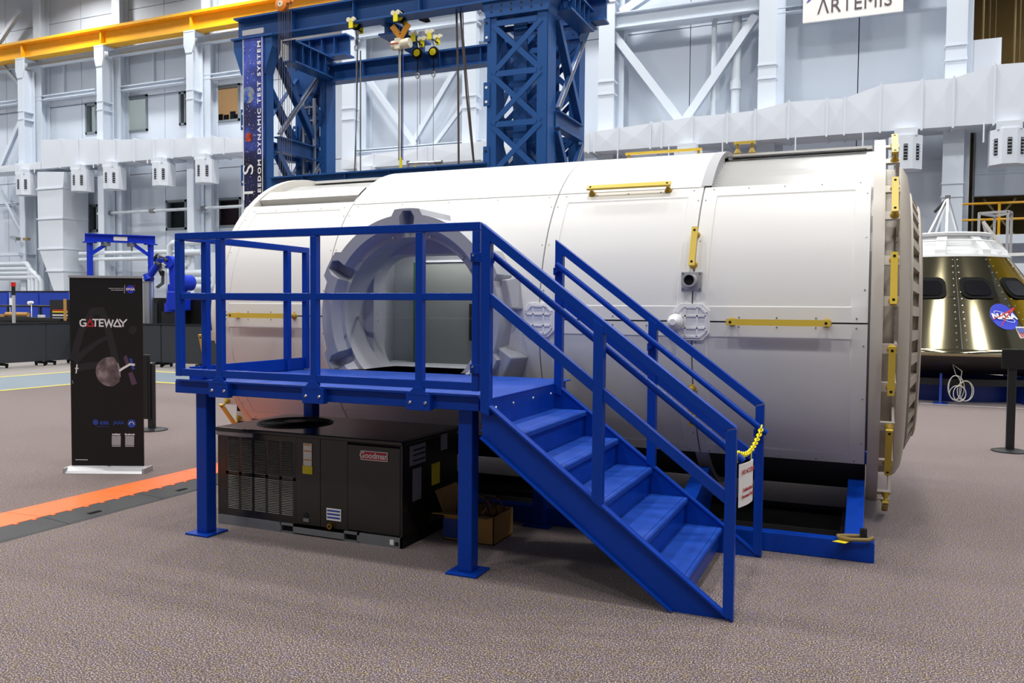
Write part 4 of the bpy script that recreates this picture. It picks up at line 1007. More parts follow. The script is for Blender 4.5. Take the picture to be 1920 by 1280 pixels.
# galvanised base rail with fork pockets
g = G(); g.box((AX0 + 0.01, ay - 0.012, 0.0), (-3.99, ay + 0.03, 0.072)); g.box((-3.88, ay - 0.012, 0.0), (-3.43, ay + 0.03, 0.072)); g.box((-3.32, ay - 0.012, 0.0), (AX1 + 0.01, ay + 0.03, 0.072))
g.box((-4.0, ay - 0.012, 0.055), (-3.3, ay + 0.03, 0.072)); g.box((-4.0, ay - 0.012, 0.0), (-3.3, ay + 0.03, 0.008))
g.build('base_rail', 'galvanised', ac)
G().box((-4.0, ay + 0.02, 0.0), (-3.3, ay + 0.05, 0.07)).build('fork_pocket', 'black_hole', ac)
G().box((AX1 - 0.01, ay - 0.012, 0.0), (AX1 + 0.012, AY1, 0.072)).build('base_rail', 'unit_dark', ac)
G().box((AX0 + 0.0, ay, 0.0), (AX0 + 0.02, AY1, AZ1)).build('side_panel', 'unit_black', ac)
# labels
def lab(x0_, z0_, x1_, z1_, m, yy=ay - 0.006, par=ac, name='label_sheet'): return G().box((x0_, yy, z0_), (x1_, yy + 0.003, z1_)).build(name, m, par)
L1 = lab(-3.79, 0.515, -3.715, 0.68, 'paper_white')
for z in (0.665, 0.62, 0.555): lab(-3.785, z, -3.72, z + 0.008, 'label_orange', ay - 0.008, L1, 'stripe')
L2 = lab(-3.797, 0.455, -3.710, 0.513, 'label_yellow')
L3 = lab(-3.585, 0.135, -3.460, 0.222, 'paper_white')
for z in (0.150, 0.175, 0.2): lab(-3.578, z, -3.467, z + 0.012, 'label_blue', ay - 0.008, L3, 'stripe')
# maker plate
lx, lz_ = -3.18, 0.632
mp = G().box((lx - 0.112, ay - 0.010, lz_ - 0.034), (lx + 0.112, ay - 0.002, lz_ + 0.034)).build('maker_plate', 'paper_white', ac, bevel=0.003)
G().box((lx - 0.105, ay - 0.012, lz_ - 0.027), (lx + 0.105, ay - 0.009, lz_ + 0.027)).build('plate_field', 'logo_red', mp)
text_geo('Goodman', 0.058, frame((lx, ay - 0.0125, lz_), (1, 0, 0), (0, 0, 1)), 0.0008, bold=0.0012).build('lettering', 'print_white', mp)
# drain fitting, access hole, tag
G().cyl((-3.545, ay - 0.03, 0.095), (-3.545, ay, 0.095), 0.022, n=14).build('drain_fitting', 'brass', ac, 40)
G().cyl((-3.545, ay - 0.031, 0.095), (-3.545, ay - 0.028, 0.095), 0.012, n=10).build('drain_bore', 'black_hole', ac)
G().cyl((-3.765, ay - 0.003, 0.145), (-3.765, ay, 0.145), 0.024, n=14).build('cable_hole', 'black_hole', ac)
G().box((-3.79, ay - 0.008, 0.10), (-3.74, ay, 0.125)).build('hole_cover', 'zinc', ac)
G().box((-3.045, ay - 0.016, 0.02), (-3.015, ay - 0.012, 0.055)).build('inspection_tag', 'paper_white', ac)
G().cyl((-2.99, ay - 0.016, 0.03), (-2.99, ay - 0.011, 0.03), 0.015, n=10).build('lift_hole', 'black_hole', ac)
# side labels
sx = AX1 + 0.003
def slab(y0_, z0_, y1_, z1_, m, x=sx, par=ac, name='label_sheet'): return G().box((x, y0_, z0_), (x + 0.003, y1_, z1_)).build(name, m, par)
S1 = slab(5.06, 0.56, 5.28, 0.70, 'label_grey')
for z in (0.585, 0.625, 0.66): slab(5.10, z, 5.27, z + 0.01, 'unit_dark', sx + 0.002, S1, 'stripe')
slab(5.10, 0.30, 5.22, 0.53, 'label_grey'); slab(5.38, 0.36, 5.50, 0.52, 'label_yellow'); slab(5.52, 0.60, 5.62, 0.72, 'label_grey')
# fan opening with wire guard on top
fc = (-4.19, 5.38, AZ1 + 0.033)
G().lathe([(0.0, 0.30), (0.006, 0.297), (0.007, 0.285), (0.002, 0.28)], fc, 'z', 40).build('fan_rim', 'unit_dark', tp, 40)
G().cyl((fc[0], fc[1], fc[2] - 0.001), (fc[0], fc[1], fc[2] + 0.002), 0.285, n=40).build('fan_throat', 'black_hole', tp)
for k in range(9): G().tube([(fc[0] + (0.09 + 0.022 * k) * math.cos(2*PI*i/36), fc[1] + (0.09 + 0.022 * k) * math.sin(2*PI*i/36), fc[2] + 0.009) for i in range(36)], 0.0028, 5, True).build('guard_wire', 'unit_dark', tp, 60)
for k in range(4): a = k * PI / 4 + 0.2; G().bar((fc[0] - 0.285 * math.cos(a), fc[1] - 0.285 * math.sin(a), fc[2] + 0.006), (fc[0] + 0.285 * math.cos(a), fc[1] + 0.285 * math.sin(a), fc[2] + 0.006), 0.008, 0.006).build('guard_spoke', 'unit_dark', tp)
G().cyl((fc[0], fc[1], fc[2] + 0.003), (fc[0], fc[1], fc[2] + 0.014), 0.085, n=20).build('fan_cap', 'unit_dark', tp, 40)

# ------------------------------------------------------------------ cardboard box of cable
bx = thing('cardboard_box', (-2.60, 5.42, 0.0), 'open cardboard box of loose brown cable under the platform', 'box')
b0, b1, b2, b3, bh = -2.80, -2.40, 5.28, 5.62, 0.20
for lo, hi in (((b0, b2, 0), (b1, b2 + 0.006, bh)), ((b0, b3, 0), (b1, b3 + 0.006, bh)), ((b0, b2, 0), (b0 + 0.006, b3, bh)), ((b1 - 0.006, b2, 0), (b1, b3, bh)), ((b0, b2, 0.001), (b1, b3, 0.008))): G().box(lo, hi).build('panel', 'cardboard', bx)
G().add([(b0, b2, bh), (b1, b2, bh), (b1, b2 - 0.14, bh + 0.02), (b0 - 0.02, b2 - 0.14, bh + 0.02), (b0, b2, bh + 0.005), (b1, b2, bh + 0.005), (b1, b2 - 0.14, bh + 0.025), (b0 - 0.02, b2 - 0.14, bh + 0.025)], [(0,1,2,3),(7,6,5,4),(0,4,5,1),(2,6,7,3),(1,5,6,2),(0,3,7,4)]).build('flap', 'cardboard', bx)
G().add([(b0, b2, bh), (b0, b3, bh), (b0 - 0.07, b3, bh + 0.15), (b0 - 0.07, b2, bh + 0.15), (b0 + 0.004, b2, bh), (b0 + 0.004, b3, bh), (b0 - 0.066, b3, bh + 0.15), (b0 - 0.066, b2, bh + 0.15)], [(0,1,2,3),(7,6,5,4),(0,4,5,1),(2,6,7,3),(1,5,6,2),(0,3,7,4)]).build('flap', 'cardboard', bx)
G().box((b0 + 0.0, b2 - 0.003, 0.02), (b0 + 0.12, b2, 0.16)).build('shipping_label', 'label_blue', bx)
for k in range(9):
    cx_, cy_ = -2.6 + 0.08 * math.sin(k * 1.7), 5.45 + 0.06 * math.cos(k * 2.3); R_ = 0.12 + 0.012 * (k % 4); tilt = 0.5 + 0.25 * math.sin(k * 2.1); ph = k * 0.7
    G().tube([(cx_ + R_ * math.cos(2*PI*i/24) * math.cos(ph), cy_ + R_ * math.cos(2*PI*i/24) * math.sin(ph), 0.20 + R_ * tilt * 1.3 * math.sin(2*PI*i/24)) for i in range(24)], 0.006, 6, True).build('cable_coil', 'cable_brown', bx, 60)

# ------------------------------------------------------------------ cable ramp on the carpet
t = thing('cable_ramp', (-5.95, 5.0, 0.0), 'orange and black interlocking floor cable ramp crossing the carpet', 'cable ramp')
for k in range(6):
    ya = 2.6 + k * 0.92; yb = ya + 0.915
    G().prism([(-6.34, 0.0), (-6.30, 0.022), (-5.95, 0.030), (-5.885, 0.030), (-5.885, 0.0)], ya, yb, 'y').build('orange_section', 'ramp_orange', t, bevel=0.003)
    s_ = G().prism([(-5.883, 0.0), (-5.883, 0.028), (-5.60, 0.010), (-5.575, 0.0)], ya, yb, 'y').build('black_section', 'ramp_black', t, bevel=0.003)
    for q in range(6):
        yy = ya + 0.08 + q * 0.152; G().box((-5.886, yy - 0.014, 0.010), (-5.845, yy + 0.014, 0.0315)).build('connector_tooth', 'ramp_orange', t, bevel=0.003)
    G().box((-5.70, ya + 0.25, 0.005), (-5.66, ya + 0.36, 0.019)).build('grip_pad', 'black_rubber', s_)

# ================================================================== blue test frame with hoists
tf = thing('test_frame', (-9.4, 16.1, 0.0), 'tall blue lattice steel test frame with two towers behind the module', 'test frame')
FB = 'frame_blue'
def fpart(g, name, par=None, m=FB): return g.build(name, m, par or tf)
ZC = 7.42            # column heads
def lattice_column(xa, xb, ya, yb, face_y, zt=ZC):
    """box column: corner stiles, X-cut face plates front and back, centre web, lug plates"""
    sw = 0.17 * (xb - xa) / 1.0 if (xb - xa) < 1 else 0.20
    c = fpart(G().box((xa, ya, 0), (xa + sw, yb, zt)), 'column')
    fpart(G().box((xb - sw, ya, 0), (xb, yb, zt)), 'stile', c)
    fpart(G().box((xb, ya + 0.02, 0), (xb + 0.02, yb + 0.05, zt)), 'flange', c)
    xm = (xa + xb) / 2
    fpart(G().box((xm - 0.14, (ya + yb) / 2 - 0.02, 0), (xm + 0.14, (ya + yb) / 2 + 0.02, zt)), 'web', c)
    zz = zt - 0.18; ph = 0.98
    k = 0
    while zz - ph > 1.0:
        za, zb = zz - ph, zz
        for yy in (ya, yb):
            fpart(G().box((xa + sw, yy - 0.012, zb - 0.05), (xb - sw, yy + 0.012, zb + 0.06)), 'batten', c)
            fpart(G().bar((xa + sw * 0.6, yy, za + 0.02), (xb - sw * 0.6, yy, zb - 0.02), 0.024, 0.105, (0, 0, 1)), 'diagonal', c)
            fpart(G().bar((xa + sw * 0.6, yy + 0.004, zb - 0.02), (xb - sw * 0.6, yy + 0.004, za + 0.02), 0.024, 0.105, (0, 0, 1)), 'diagonal', c)
        zz -= ph; k += 1
    fpart(G().box((xa + sw, ya - 0.012, 0), (xb - sw, ya + 0.012, zz)), 'batten', c)
    for i in range(4):
        zc = zt - 0.05 - i * 1.25
        lg = fpart(G().box((xa - 0.06, ya - 0.03, zc - 0.46), (xa + 0.07, ya - 0.005, zc)), 'lug_plate', c)
        for q in (-0.10, -0.38): G().cyl((xa - 0.0, ya - 0.036, zc + q), (xa, ya - 0.029, zc + q), 0.028, n=8).build('lug_hole', 'print_white' if q < -0.2 or i % 2 else 'black_hole', c)
    return c
RXa, RXb, LXa, LXb = -7.03, -5.77, -13.10, -12.50
lattice_column(RXa, RXb, 15.0, 15.4, 15.0); lattice_column(RXa, RXb, 16.85, 17.2, 16.85)
lattice_column(LXa, LXb, 15.0, 15.22, 15.0); lattice_column(LXa, LXb + 0.28, 16.85, 17.2, 16.85)
# head brackets
for (xa, xb) in ((LXa, LXb), (RXa, RXb)):
    for ya, yb in ((14.96, 15.44 if xa > -10 else 15.26), (16.81, 17.24)):
        fpart(G().prism([(xa - 0.02, ZC - 0.55), (xb + 0.02, ZC - 0.55), (xb + 0.24, ZC + 0.02), (xb + 0.24, ZC + 0.26), (xa - 0.24, ZC + 0.26), (xa - 0.24, ZC + 0.02)] if xa < -10 else [(xa - 0.02, ZC - 0.05), (xb + 0.02, ZC - 0.05), (xb + 0.15, ZC + 0.26), (xa - 0.1, ZC + 0.26)], ya, yb, 'y'), 'head_bracket')
        hb = fpart(G().box((xa - 0.28, ya - 0.05, ZC + 0.24), (xb + 0.28, yb + 0.05, ZC + 0.28)), 'head_plate')
        for q in range(6):
            x = xa + (xb - xa) * (q + 0.5) / 6
            for z in (ZC + 0.05, ZC + 0.16): G().cyl((x, ya - 0.008, z), (x, ya, z), 0.022, n=6).build('bolt', 'dark_metal', hb)
# girders along X (front, back) and along Y
ZG = ZC + 0.28
def girder(a, b, h=0.50, wd=0.36):
    gd = fpart(G().ibeam(a, b, wd, h, 0.04, 0.03), 'girder'); a, b = Vector(a), Vector(b); n_ = 5
    for i in range(1, n_): p = a.lerp(b, i / n_); fpart(G().cbox(p, (0.02, wd - 0.04, h - 0.06) if abs(a.y - b.y) < 0.1 else (wd - 0.04, 0.02, h - 0.06)), 'stiffener', gd)
girder((-13.4, 15.2, ZG + 0.25), (-5.4, 15.2, ZG + 0.25)); girder((-12.2, 17.02, 7.32), (-7.05, 17.02, 7.32), 0.42, 0.32)
girder((-12.15, 15.4, 7.42), (-12.15, 16.85, 7.42), 0.5); girder((-5.6, 15.4, ZG - 0.0), (-5.6, 16.85, ZG - 0.0), 0.45)
girder((at(722, 25, 15.3).x, 15.3, 7.60), (at(722, 25, 15.3).x, 17.0, 7.60), 0.30, 0.34)
girder((-13.4, 17.0, ZG + 0.25), (-11.6, 17.0, ZG + 0.25)); girder((-7.2, 17.0, ZG + 0.25), (-5.2, 17.0, ZG + 0.25))
# lower tie beam behind the module
zt_ = (at(700, 318, 15.0).z + at(700, 345, 15.0).z) / 2
tb = fpart(G().box((-12.3, 14.96, zt_ - 0.2), (-7.0, 15.0, zt_ + 0.12)).box((-12.3, 14.85, zt_ + 0.09), (-7.0, 15.05, zt_ + 0.12)), 'tie_beam')
for x in (-11.4, -10.3, -9.2, -8.1): fpart(G().box((x - 0.01, 14.88, zt_ - 0.2), (x + 0.01, 14.96, zt_ + 0.09)), 'stiffener', tb)
# tower bracing in the depth planes
for xf in (LXb + 0.02, LXa + 0.02, RXb + 0.04, RXa + 0.02):
    near = xf in (LXb + 0.02, RXb + 0.04)
    for za, zb in ((5.6, 7.3), (3.4, 5.15), (1.2, 3.0)):
        fpart(G().ibeam((xf, 15.4, zb), (xf, 16.85, za), 0.14, 0.16, 0.02, 0.02, (1, 0, 0)), 'brace')
        br = fpart(G().bar((xf + 0.05, 15.4, za), (xf + 0.05, 16.85, zb), 0.02, 0.12, (1, 0, 0)), 'brace')
        if near: G().bar((xf + 0.09, 15.38, za - 0.02), (xf + 0.09, 16.87, zb - 0.02), 0.10, 0.02, (1, 0, 0)).build('brace_flange', 'brace_grey', br)
    for z in (5.38, 3.2): fpart(G().ibeam((xf, 15.4, z), (xf, 16.85, z), 0.2, 0.34, 0.03, 0.02), 'strut')
# ladder in the left tower
ld_ = thing('ladder', (-12.55, 16.7, 0.0), 'narrow aluminium ladder inside the left blue tower', 'ladder')
for x in (-12.72, -12.42): G().box((x - 0.03, 16.66, 0.0), (x + 0.03, 16.72, 6.7)).build('stile', 'aluminium', ld_)
for k in range(20): G().box((-12.70, 16.67, 0.4 + k * 0.32), (-12.44, 16.71, 0.44 + k * 0.32)).build('rung', 'aluminium', ld_)

# space banner on the left tower
t = thing('space_banner', (-12.78, 14.94, 3.0), 'tall star field banner lettered DYNAMIC TEST SYSTEM on the left blue tower', 'banner')
pT, pB = at(474, 62, 14.93), at(474, 395, 14.93)
xa, xb = at(455.5, 250, 14.93).x, at(494.5, 250, 14.93).x; zt, zb = at(455, 66, 14.93).z, 2.4
G().box((xa, 14.93, zb), (xb, 14.95, zt)).build('cloth', 'galaxy', t)
G().box((xa, 14.925, zt - 0.02), (xb, 14.955, zt + 0.10)).build('hem', 'plastic_grey', t)
for lo, hi in (((xa + 0.01, 14.925, zb), (xa + 0.025, 14.93, zt - 0.05)), ((xb - 0.045, 14.925, zb), (xb - 0.03, 14.93, zt - 0.05)), ((xa + 0.01, 14.925, zt - 0.065), (xb - 0.03, 14.93, zt - 0.05))): G().box(lo, hi).build('border_line', 'print_white', t)
def up_text(body, px_, py_top, py_bot, size, m='print_white', xs=1.0):
    """lettering that reads bottom to top and ends at py_top"""
    p, q = at(px_, py_top, 14.92), at(px_, py_bot, 14.92)
    gq = text_geo(body, size, frame((p.x, 14.922, (p.z + q.z) / 2), (0, 0, 1), (-1, 0, 0)), 0.001, bold=0.004, xscale=xs)
    return gq.build('lettering', m, t)
zs_ = at(486, 76, 14.92).z; ze_ = at(486, 372, 14.92).z
gq = text_geo('DEGREE OF FREEDOM DYNAMIC TEST SYSTEM', 0.125, frame((at(486, 200, 14.92).x, 14.922, zs_), (0, 0, 1), (-1, 0, 0)), 0.001, align='RIGHT', bold=0.004, xscale=1.5, spacing=1.3); gq.build('lettering', 'print_white', t)
xL = at(466, 330, 14.92).x
gq = text_geo('S', 0.42, frame((xL, 14.922, at(466, 318, 14.92).z), (0, 0, 1), (-1, 0, 0)), 0.001, xscale=1.35); gq.build('lettering', 'print_white', t)
gq = text_geo('T', 0.42, frame((xL, 14.922, at(466, 361, 14.92).z), (0, 0, 1), (-1, 0, 0)), 0.001, xscale=1.35); gq.build('lettering', 'print_white', t)
gq = text_geo('D', 0.42, frame((xL, 14.922, at(466, 402, 14.92).z), (0, 0, 1), (-1, 0, 0)), 0.001, xscale=1.35); gq.build('lettering', 'print_white', t)
Mb = frame((0, 14.926, 0), (1, 0, 0), (0, 0, 1))
pE = at(465, 178, 14.926); g = G(); flat(g, [(max(xa + 0.03, pE.x + 0.185 * math.cos(2*PI*i/40)), pE.z + 0.185 * math.sin(2*PI*i/40)) for i in range(40)], Mb); g.build('planet', 'planet_earth', t)
pM = at(467, 257, 14.926); g = G(); disc(g, (pM.x, pM.z), 0.105, Mb); g.build('planet', 'planet_mars', t)
g = G()
for k in range(160):
    x, z = random.uniform(xa + 0.05, xb - 0.22), random.uniform(3.6, zt - 0.15); disc(g, (x, z), random.choice((0.004, 0.005, 0.009)), Mb, -0.001, 6)
g.build('stars', 'print_white', t, kind='stuff')

# ---- hoists, trolleys, balancers, ropes
def trolley(par, x, y_, z, m='handrail_yellow'):
    for s_ in (-1, 1):
        b_ = G().box((x - 0.05, y_ + s_ * 0.20 - 0.012, z - 0.06), (x + 0.05, y_ + s_ * 0.20 + 0.012, z + 0.14)).build('trolley_plate', 'chain_yellow', par)
        for q in (-0.06, 0.06): G().cyl((x + q, y_ + s_ * 0.215, z + 0.12), (x + q, y_ + s_ * 0.16, z + 0.12), 0.05, n=10).build('wheel', 'hoist_cream', b_, 40)
    G().cyl((x, y_ - 0.2, z - 0.02), (x, y_ + 0.2, z - 0.02), 0.02, n=8).build('axle', 'dark_metal', par)
def balancer(px_, py_, Y, ztop, label, rope_to=None):
    p = at(px_, py_, Y); t = thing('spring_balancer', (p.x, Y, p.z), label, 'balancer', 'spring balancers hung from the blue frame')
    trolley(t, p.x, Y, ztop)
    G().tube([(p.x, Y, ztop - 0.03), (p.x + 0.03, Y, ztop - 0.15), (p.x, Y, p.z + 0.2)], 0.02, 6).build('hook', 'zinc', t, 60)
    G().lathe([(-0.045, 0.001), (-0.045, 0.10), (-0.02, 0.125), (0.02, 0.125), (0.045, 0.10), (0.045, 0.001)], (p.x, Y, p.z), 'y', 20).build('drum', 'black_rubber', t, 40)
    G().lathe([(-0.055, 0.001), (-0.053, 0.075), (-0.045, 0.08)], (p.x, Y, p.z), 'y', 16).build('drum_cover', 'chain_yellow', t, 40)
    G().cyl((p.x, Y, p.z - 0.12), (p.x, Y, p.z - 0.42), 0.012, n=6).build('cable', 'black_rubber', t)
    G().tube([(p.x + 0.04 * math.sin(2*PI*i/10), Y, p.z - 0.49 + 0.06 * math.cos(2*PI*i/10)) for i in range(10)], 0.013, 6, True).build('snap_hook', 'zinc', t, 60)
    if rope_to: q = at(px_, rope_to, Y); G().cyl((p.x, Y, p.z - 0.5), (p.x, Y, q.z), 0.006, n=5).build('rope', 'zinc', t)
balancer(668, 46, 15.2, ZG - 0.06, 'yellow and black spring balancer on the front girder, left of the cream hoist', 320)
balancer(783, 100, 16.2, at(783, 78, 16.2).z, 'yellow and black spring balancer right of the cream hoist, the lower of two', 300)
balancer(813, 98, 16.6, at(813, 74, 16.6).z, 'yellow and black spring balancer furthest right, next to the dark ropes', 300)
t = thing('chain_hoist', (at(752, 84, 15.2).x, 15.2, at(752, 84, 15.2).z), 'cream electric chain hoist with yellow hook hanging from the blue girder', 'hoist')
p = at(752, 84, 15.2); q = at(751, 32, 15.2)
trolley(t, q.x, 15.2, ZG - 0.06)
G().lathe([(-0.06, 0.001), (-0.06, 0.10), (-0.02, 0.13), (0.02, 0.13), (0.06, 0.10), (0.06, 0.001)], (q.x, 15.2, q.z), 'y', 20).build('balancer_drum', 'black_rubber', t, 40)
G().lathe([(-0.07, 0.001), (-0.068, 0.09), (-0.06, 0.10)], (q.x, 15.2, q.z), 'y', 16).build('drum_cover', 'chain_yellow', t, 40)
G().cyl((q.x, 15.2, q.z + 0.1), (q.x, 15.2, ZG - 0.06), 0.02, n=6).build('hook', 'zinc', t)
for s_ in (-1, 1): G().bar((q.x, 15.2, q.z - 0.42), (q.x + s_ * 0.20, 15.2, q.z - 0.16), 0.03, 0.12).build('clamp_arm', 'label_orange', t)
G().bar((q.x, 15.2, q.z - 0.36), (q.x, 15.2, p.z + 0.12), 0.05, 0.10).build('clamp_link', 'label_orange', t)
b_ = G().cyl((p.x - 0.20, 15.2, p.z), (p.x + 0.22, 15.2, p.z + 0.02), 0.10, n=16).box((p.x - 0.1, 15.1, p.z - 0.10), (p.x + 0.02, 15.3, p.z + 0.12)).build('hoist_body', 'hoist_cream', t, 40)
G().box((p.x - 0.21, 15.088, p.z - 0.0), (p.x + 0.0, 15.095, p.z + 0.02)).build('stripe', 'print_red', b_)
zb_ = at(752, 300, 15.2).z
for dx, m, r_ in ((-0.05, 'zinc', 0.012), (-0.02, 'cable_white', 0.012), (0.02, 'black_rubber', 0.012), (0.05, 'print_blue', 0.008)): G().cyl((p.x + dx, 15.2, zb_), (p.x + dx, 15.2, p.z - 0.08), r_, n=6).build('chain', m, t)
G().cyl((p.x, 15.2, at(752, 320, 15.2).z), (p.x, 15.2, zb_ + 0.05), 0.03, n=8).build('pendant', 'label_yellow', t); G().cyl((p.x, 15.2, at(752, 320, 15.2).z - 0.05), (p.x, 15.2, at(752, 318, 15.2).z), 0.035, n=8).build('pendant_end', 'print_red', t)
t = thing('rigging_arm', (at(790, 305, 15.6).x, 15.6, at(790, 305, 15.6).z), 'slim aluminium rigging arm hanging between the blue towers', 'rigging')
p, q = at(765, 306, 15.6), at(825, 304, 15.6); G().cyl(p, q, 0.028, n=8).build('arm', 'aluminium', t, 40); G().cyl((p.x, 15.6, p.z - 0.18), (p.x, 15.6, p.z + 0.05), 0.035, n=8).build('stem', 'aluminium', t, 40)
G().cyl(Vector(q) - Vector((0.12, 0, 0)), Vector(q) + Vector((0.05, 0, 0)), 0.045, n=8).build('end_clamp', 'zinc', t, 40); p2 = at(767, 311, 15.6); G().cbox((p2.x + 0.15, 15.6, p2.z - 0.05), (0.05, 0.05, 0.08)).build('tag', 'label_yellow', t)
def rope(name, pts, Y, r_, m, label, cat_='rope'):
    P_ = [at(x, y_, Y) for x, y_ in pts]; o = G().tube(P_, r_, 6).build(name, m, None, 60); tag(o, label, cat_, 'ropes hanging in the blue frame'); return o
rope('lifting_chain', [(855, -20), (859, 150), (860, 312)], 15.3, 0.022, 'rope_dark', 'dark chain hanging straight, left of the pair by the right tower', 'chain')
rope('lifting_chain', [(860, -20), (875, 180), (889, 312)], 15.3, 0.022, 'rope_dark', 'dark chain slanting to the right beside the right tower', 'chain')
rope('pull_rope', [(867, -20), (869, 70), (890, 312)], 15.5, 0.010, 'rope_dark', 'thin rope slanting furthest right beside the right tower')
rope('pull_rope', [(671, 60), (669, 200), (665, 322)], 15.5, 0.014, 'rope_dark', 'dark rope with light strand below the left spring balancer')
rope('pull_rope', [(676, 95), (676, 322)], 15.7, 0.016, 'zinc', 'grey wire rope falling straight right of the left balancer')
t = thing('rope_pulley', (at(530, 10, 14.9).x, 14.9, at(530, 10, 14.9).z), 'orange rope pulley hung at the left end of the front girder', 'pulley')
p = at(529, 9, 14.9)
G().lathe([(-0.07, 0.001), (-0.07, 0.10), (-0.05, 0.15), (0.05, 0.15), (0.07, 0.10), (0.07, 0.001)], p, 'y', 20).build('sheave', 'orange_hoist', t, 40); G().lathe([(-0.08, 0.02), (-0.08, 0.06), (-0.07, 0.07)], p, 'y', 16).build('hub', 'hoist_cream', t, 40)
G().lathe([(-0.05, 0.001), (-0.05, 0.06), (0.05, 0.06), (0.05, 0.001)], (p.x + 0.2, p.y, p.z + 0.06), 'y', 14).build('guide_wheel', 'orange_hoist', t, 40)
for k, dx in enumerate((-0.10, -0.06, 0.0, 0.06, 0.13, 0.18, 0.24)): G().cyl((p.x + dx, 14.9, zt_ if k < 2 else zt_ - 0.3), (p.x + dx, 14.9, p.z), 0.006, n=5).build('rope_fall', 'rope_dark', t)
o = G(); P_ = [(778, 10), (795, 16), (806, 38), (797, 40), (785, 36), (765, 12)]; pa_ = [at(x, y_, 15.8) for x, y_ in P_]
o.add([(q.x, 15.78, q.z) for q in pa_] + [(q.x, 15.84, q.z - 0.02) for q in pa_], [tuple(range(6)), tuple(range(6, 12))[::-1]] + [(i, (i+1) % 6, 6 + (i+1) % 6, 6 + i) for i in range(6)])
tag(o.build('rubber_flap', 'black_rubber'), 'drooping black rubber sheet draped on the blue cross girder', 'rubber sheet')

# ================================================================== retractable GATEWAY banner
bc = at_z(203, 884); fx = Vector((rgt.x, rgt.y, 0)).normalized(); fz = Vector((0, 0, 1))
t = thing('retractable_banner', (bc.x, bc.y, 0), 'black roll-up GATEWAY banner with moon picture standing on the carpet', 'banner')
MB = frame((bc.x, bc.y, 0), fx, fz)               # x across, y up, z towards the viewer
def bq(g, a, b, c, d, z0=0.0, z1=0.004):
    g.add([MB @ Vector(p) for p in ((a, b, z0), (c, b, z0), (c, d, z0), (a, d, z0), (a, b, z1), (c, b, z1), (c, d, z1), (a, d, z1))], [(0,3,2,1),(4,5,6,7),(0,1,5,4),(1,2,6,5),(2,3,7,6),(3,0,4,7)]); return g
WB, HB = 0.365, 1.955
bq(G(), -WB, 0.06, WB, HB).build('print_sheet', 'banner_black', t)
bq(G(), -WB - 0.005, HB - 0.005, WB + 0.005, HB + 0.018, -0.012, 0.012).build('top_bar', 'banner_silver', t)
G().prism([(-0.09, 0.0), (0.10, 0.0), (0.085, 0.022), (0.03, 0.055), (-0.03, 0.055), (-0.08, 0.022)], -WB - 0.03, WB + 0.03, 'x').xf(MB @ Matrix(((1,0,0,0),(0,0,1,0),(0,1,0,0),(0,0,0,1)))).build('base_cassette', 'banner_silver', t)
for s_ in (-1, 1): bq(G(), s_ * (WB + 0.03) - 0.012, 0.0, s_ * (WB + 0.03) + 0.012, 0.05, -0.10, 0.10).build('end_cap', 'plastic_grey', t)
bq(G(), -0.01, 0.05, 0.01, HB, -0.03, -0.012).build('rear_pole', 'aluminium', t)
Z_ = 0.0055
def bpx(x, y_):
    """photo position on the sheet -> sheet coordinates"""
    return ((x - 202.0) / 200.0 - (y_ - 690) * 0.0001, (884.0 - y_) / 199.5 + 0.0)
def bl(pts): return [bpx(*p) for p in pts]
def bs(lst, wd, m, name='print_mark', z=Z_, wd1=None):
    g = G()
    for pts in lst: stroke(g, bl(pts), wd, MB, z, wd1)
    return g.build(name, m, t)
# faint large swoosh letter
bs([[(133, 660), (150, 600), (172, 562), (190, 560), (200, 585), (212, 630), (221, 668)]], 0.07, 'banner_grey', z=0.0045)
bs([[(137, 662), (160, 640), (185, 622), (205, 612)]], 0.07, 'banner_grey', z=0.0046, wd1=0.03); bs([[(140, 676), (170, 670), (198, 670)]], 0.07, 'banner_grey', z=0.0047)
g = G(); disc(g, bpx(253, 598), 0.04, MB, 0.0045); g.build('print_mark', 'banner_grey', t)
# GATEWAY
W_ = 0.014
yt, yb = 577.5, 591.0
def gl(lst, m='print_white'): bs(lst, W_, m, 'lettering')
gl([[(159, 579), (152, 578), (148, 581), (147.5, 586), (149.5, 590), (154, 591.5), (159, 590), (159, 585.5), (154, 585.5)]])
gl([[(160.5, 591), (167.5, 578), (174.5, 591), (161.5, 591)]], 'print_red')
gl([[(172, 578), (184, 578)], [(178, 578), (178, 592)]])
gl([[(195, 578), (186.5, 578), (186.5, 591), (195, 591)], [(187, 584.5), (194, 584.5)]])
gl([[(196.5, 577), (200.5, 591), (205, 579), (209.5, 591), (213.5, 578)]])
gl([[(214.5, 591.3), (221.8, 578), (229, 591.3), (215.5, 591.3)]])
gl([[(226, 577), (233.5, 585), (241, 577)], [(233.5, 584), (233.5, 592)]])
# agency mark at the top
g = G(); disc(g, bpx(247.5, 517), 0.042, MB, Z_); mb = g.build('agency_disc', 'print_nasa', t)
text_geo('NASA', 0.034, MB @ Matrix.Translation((*bpx(247.5, 517), Z_ + 0.001)), 0.0003, bold=0.0012).build('lettering', 'print_white', mb)
bs([[(240, 521), (250, 516), (257, 509)]], 0.004, 'print_red', z=Z_ + 0.002)
g = G(); stroke(g, bl([(236, 509), (236, 525)]), 0.003, MB, Z_); g.build('print_mark', 'print_white', t)
for s_, y_ in (('National Aeronautics and', 515.5), ('Space Administration', 519)): text_geo(s_, 0.0145, MB @ Matrix.Translation((*bpx(234, y_), Z_)), 0.0003, align='RIGHT').build('lettering', 'print_white', t)
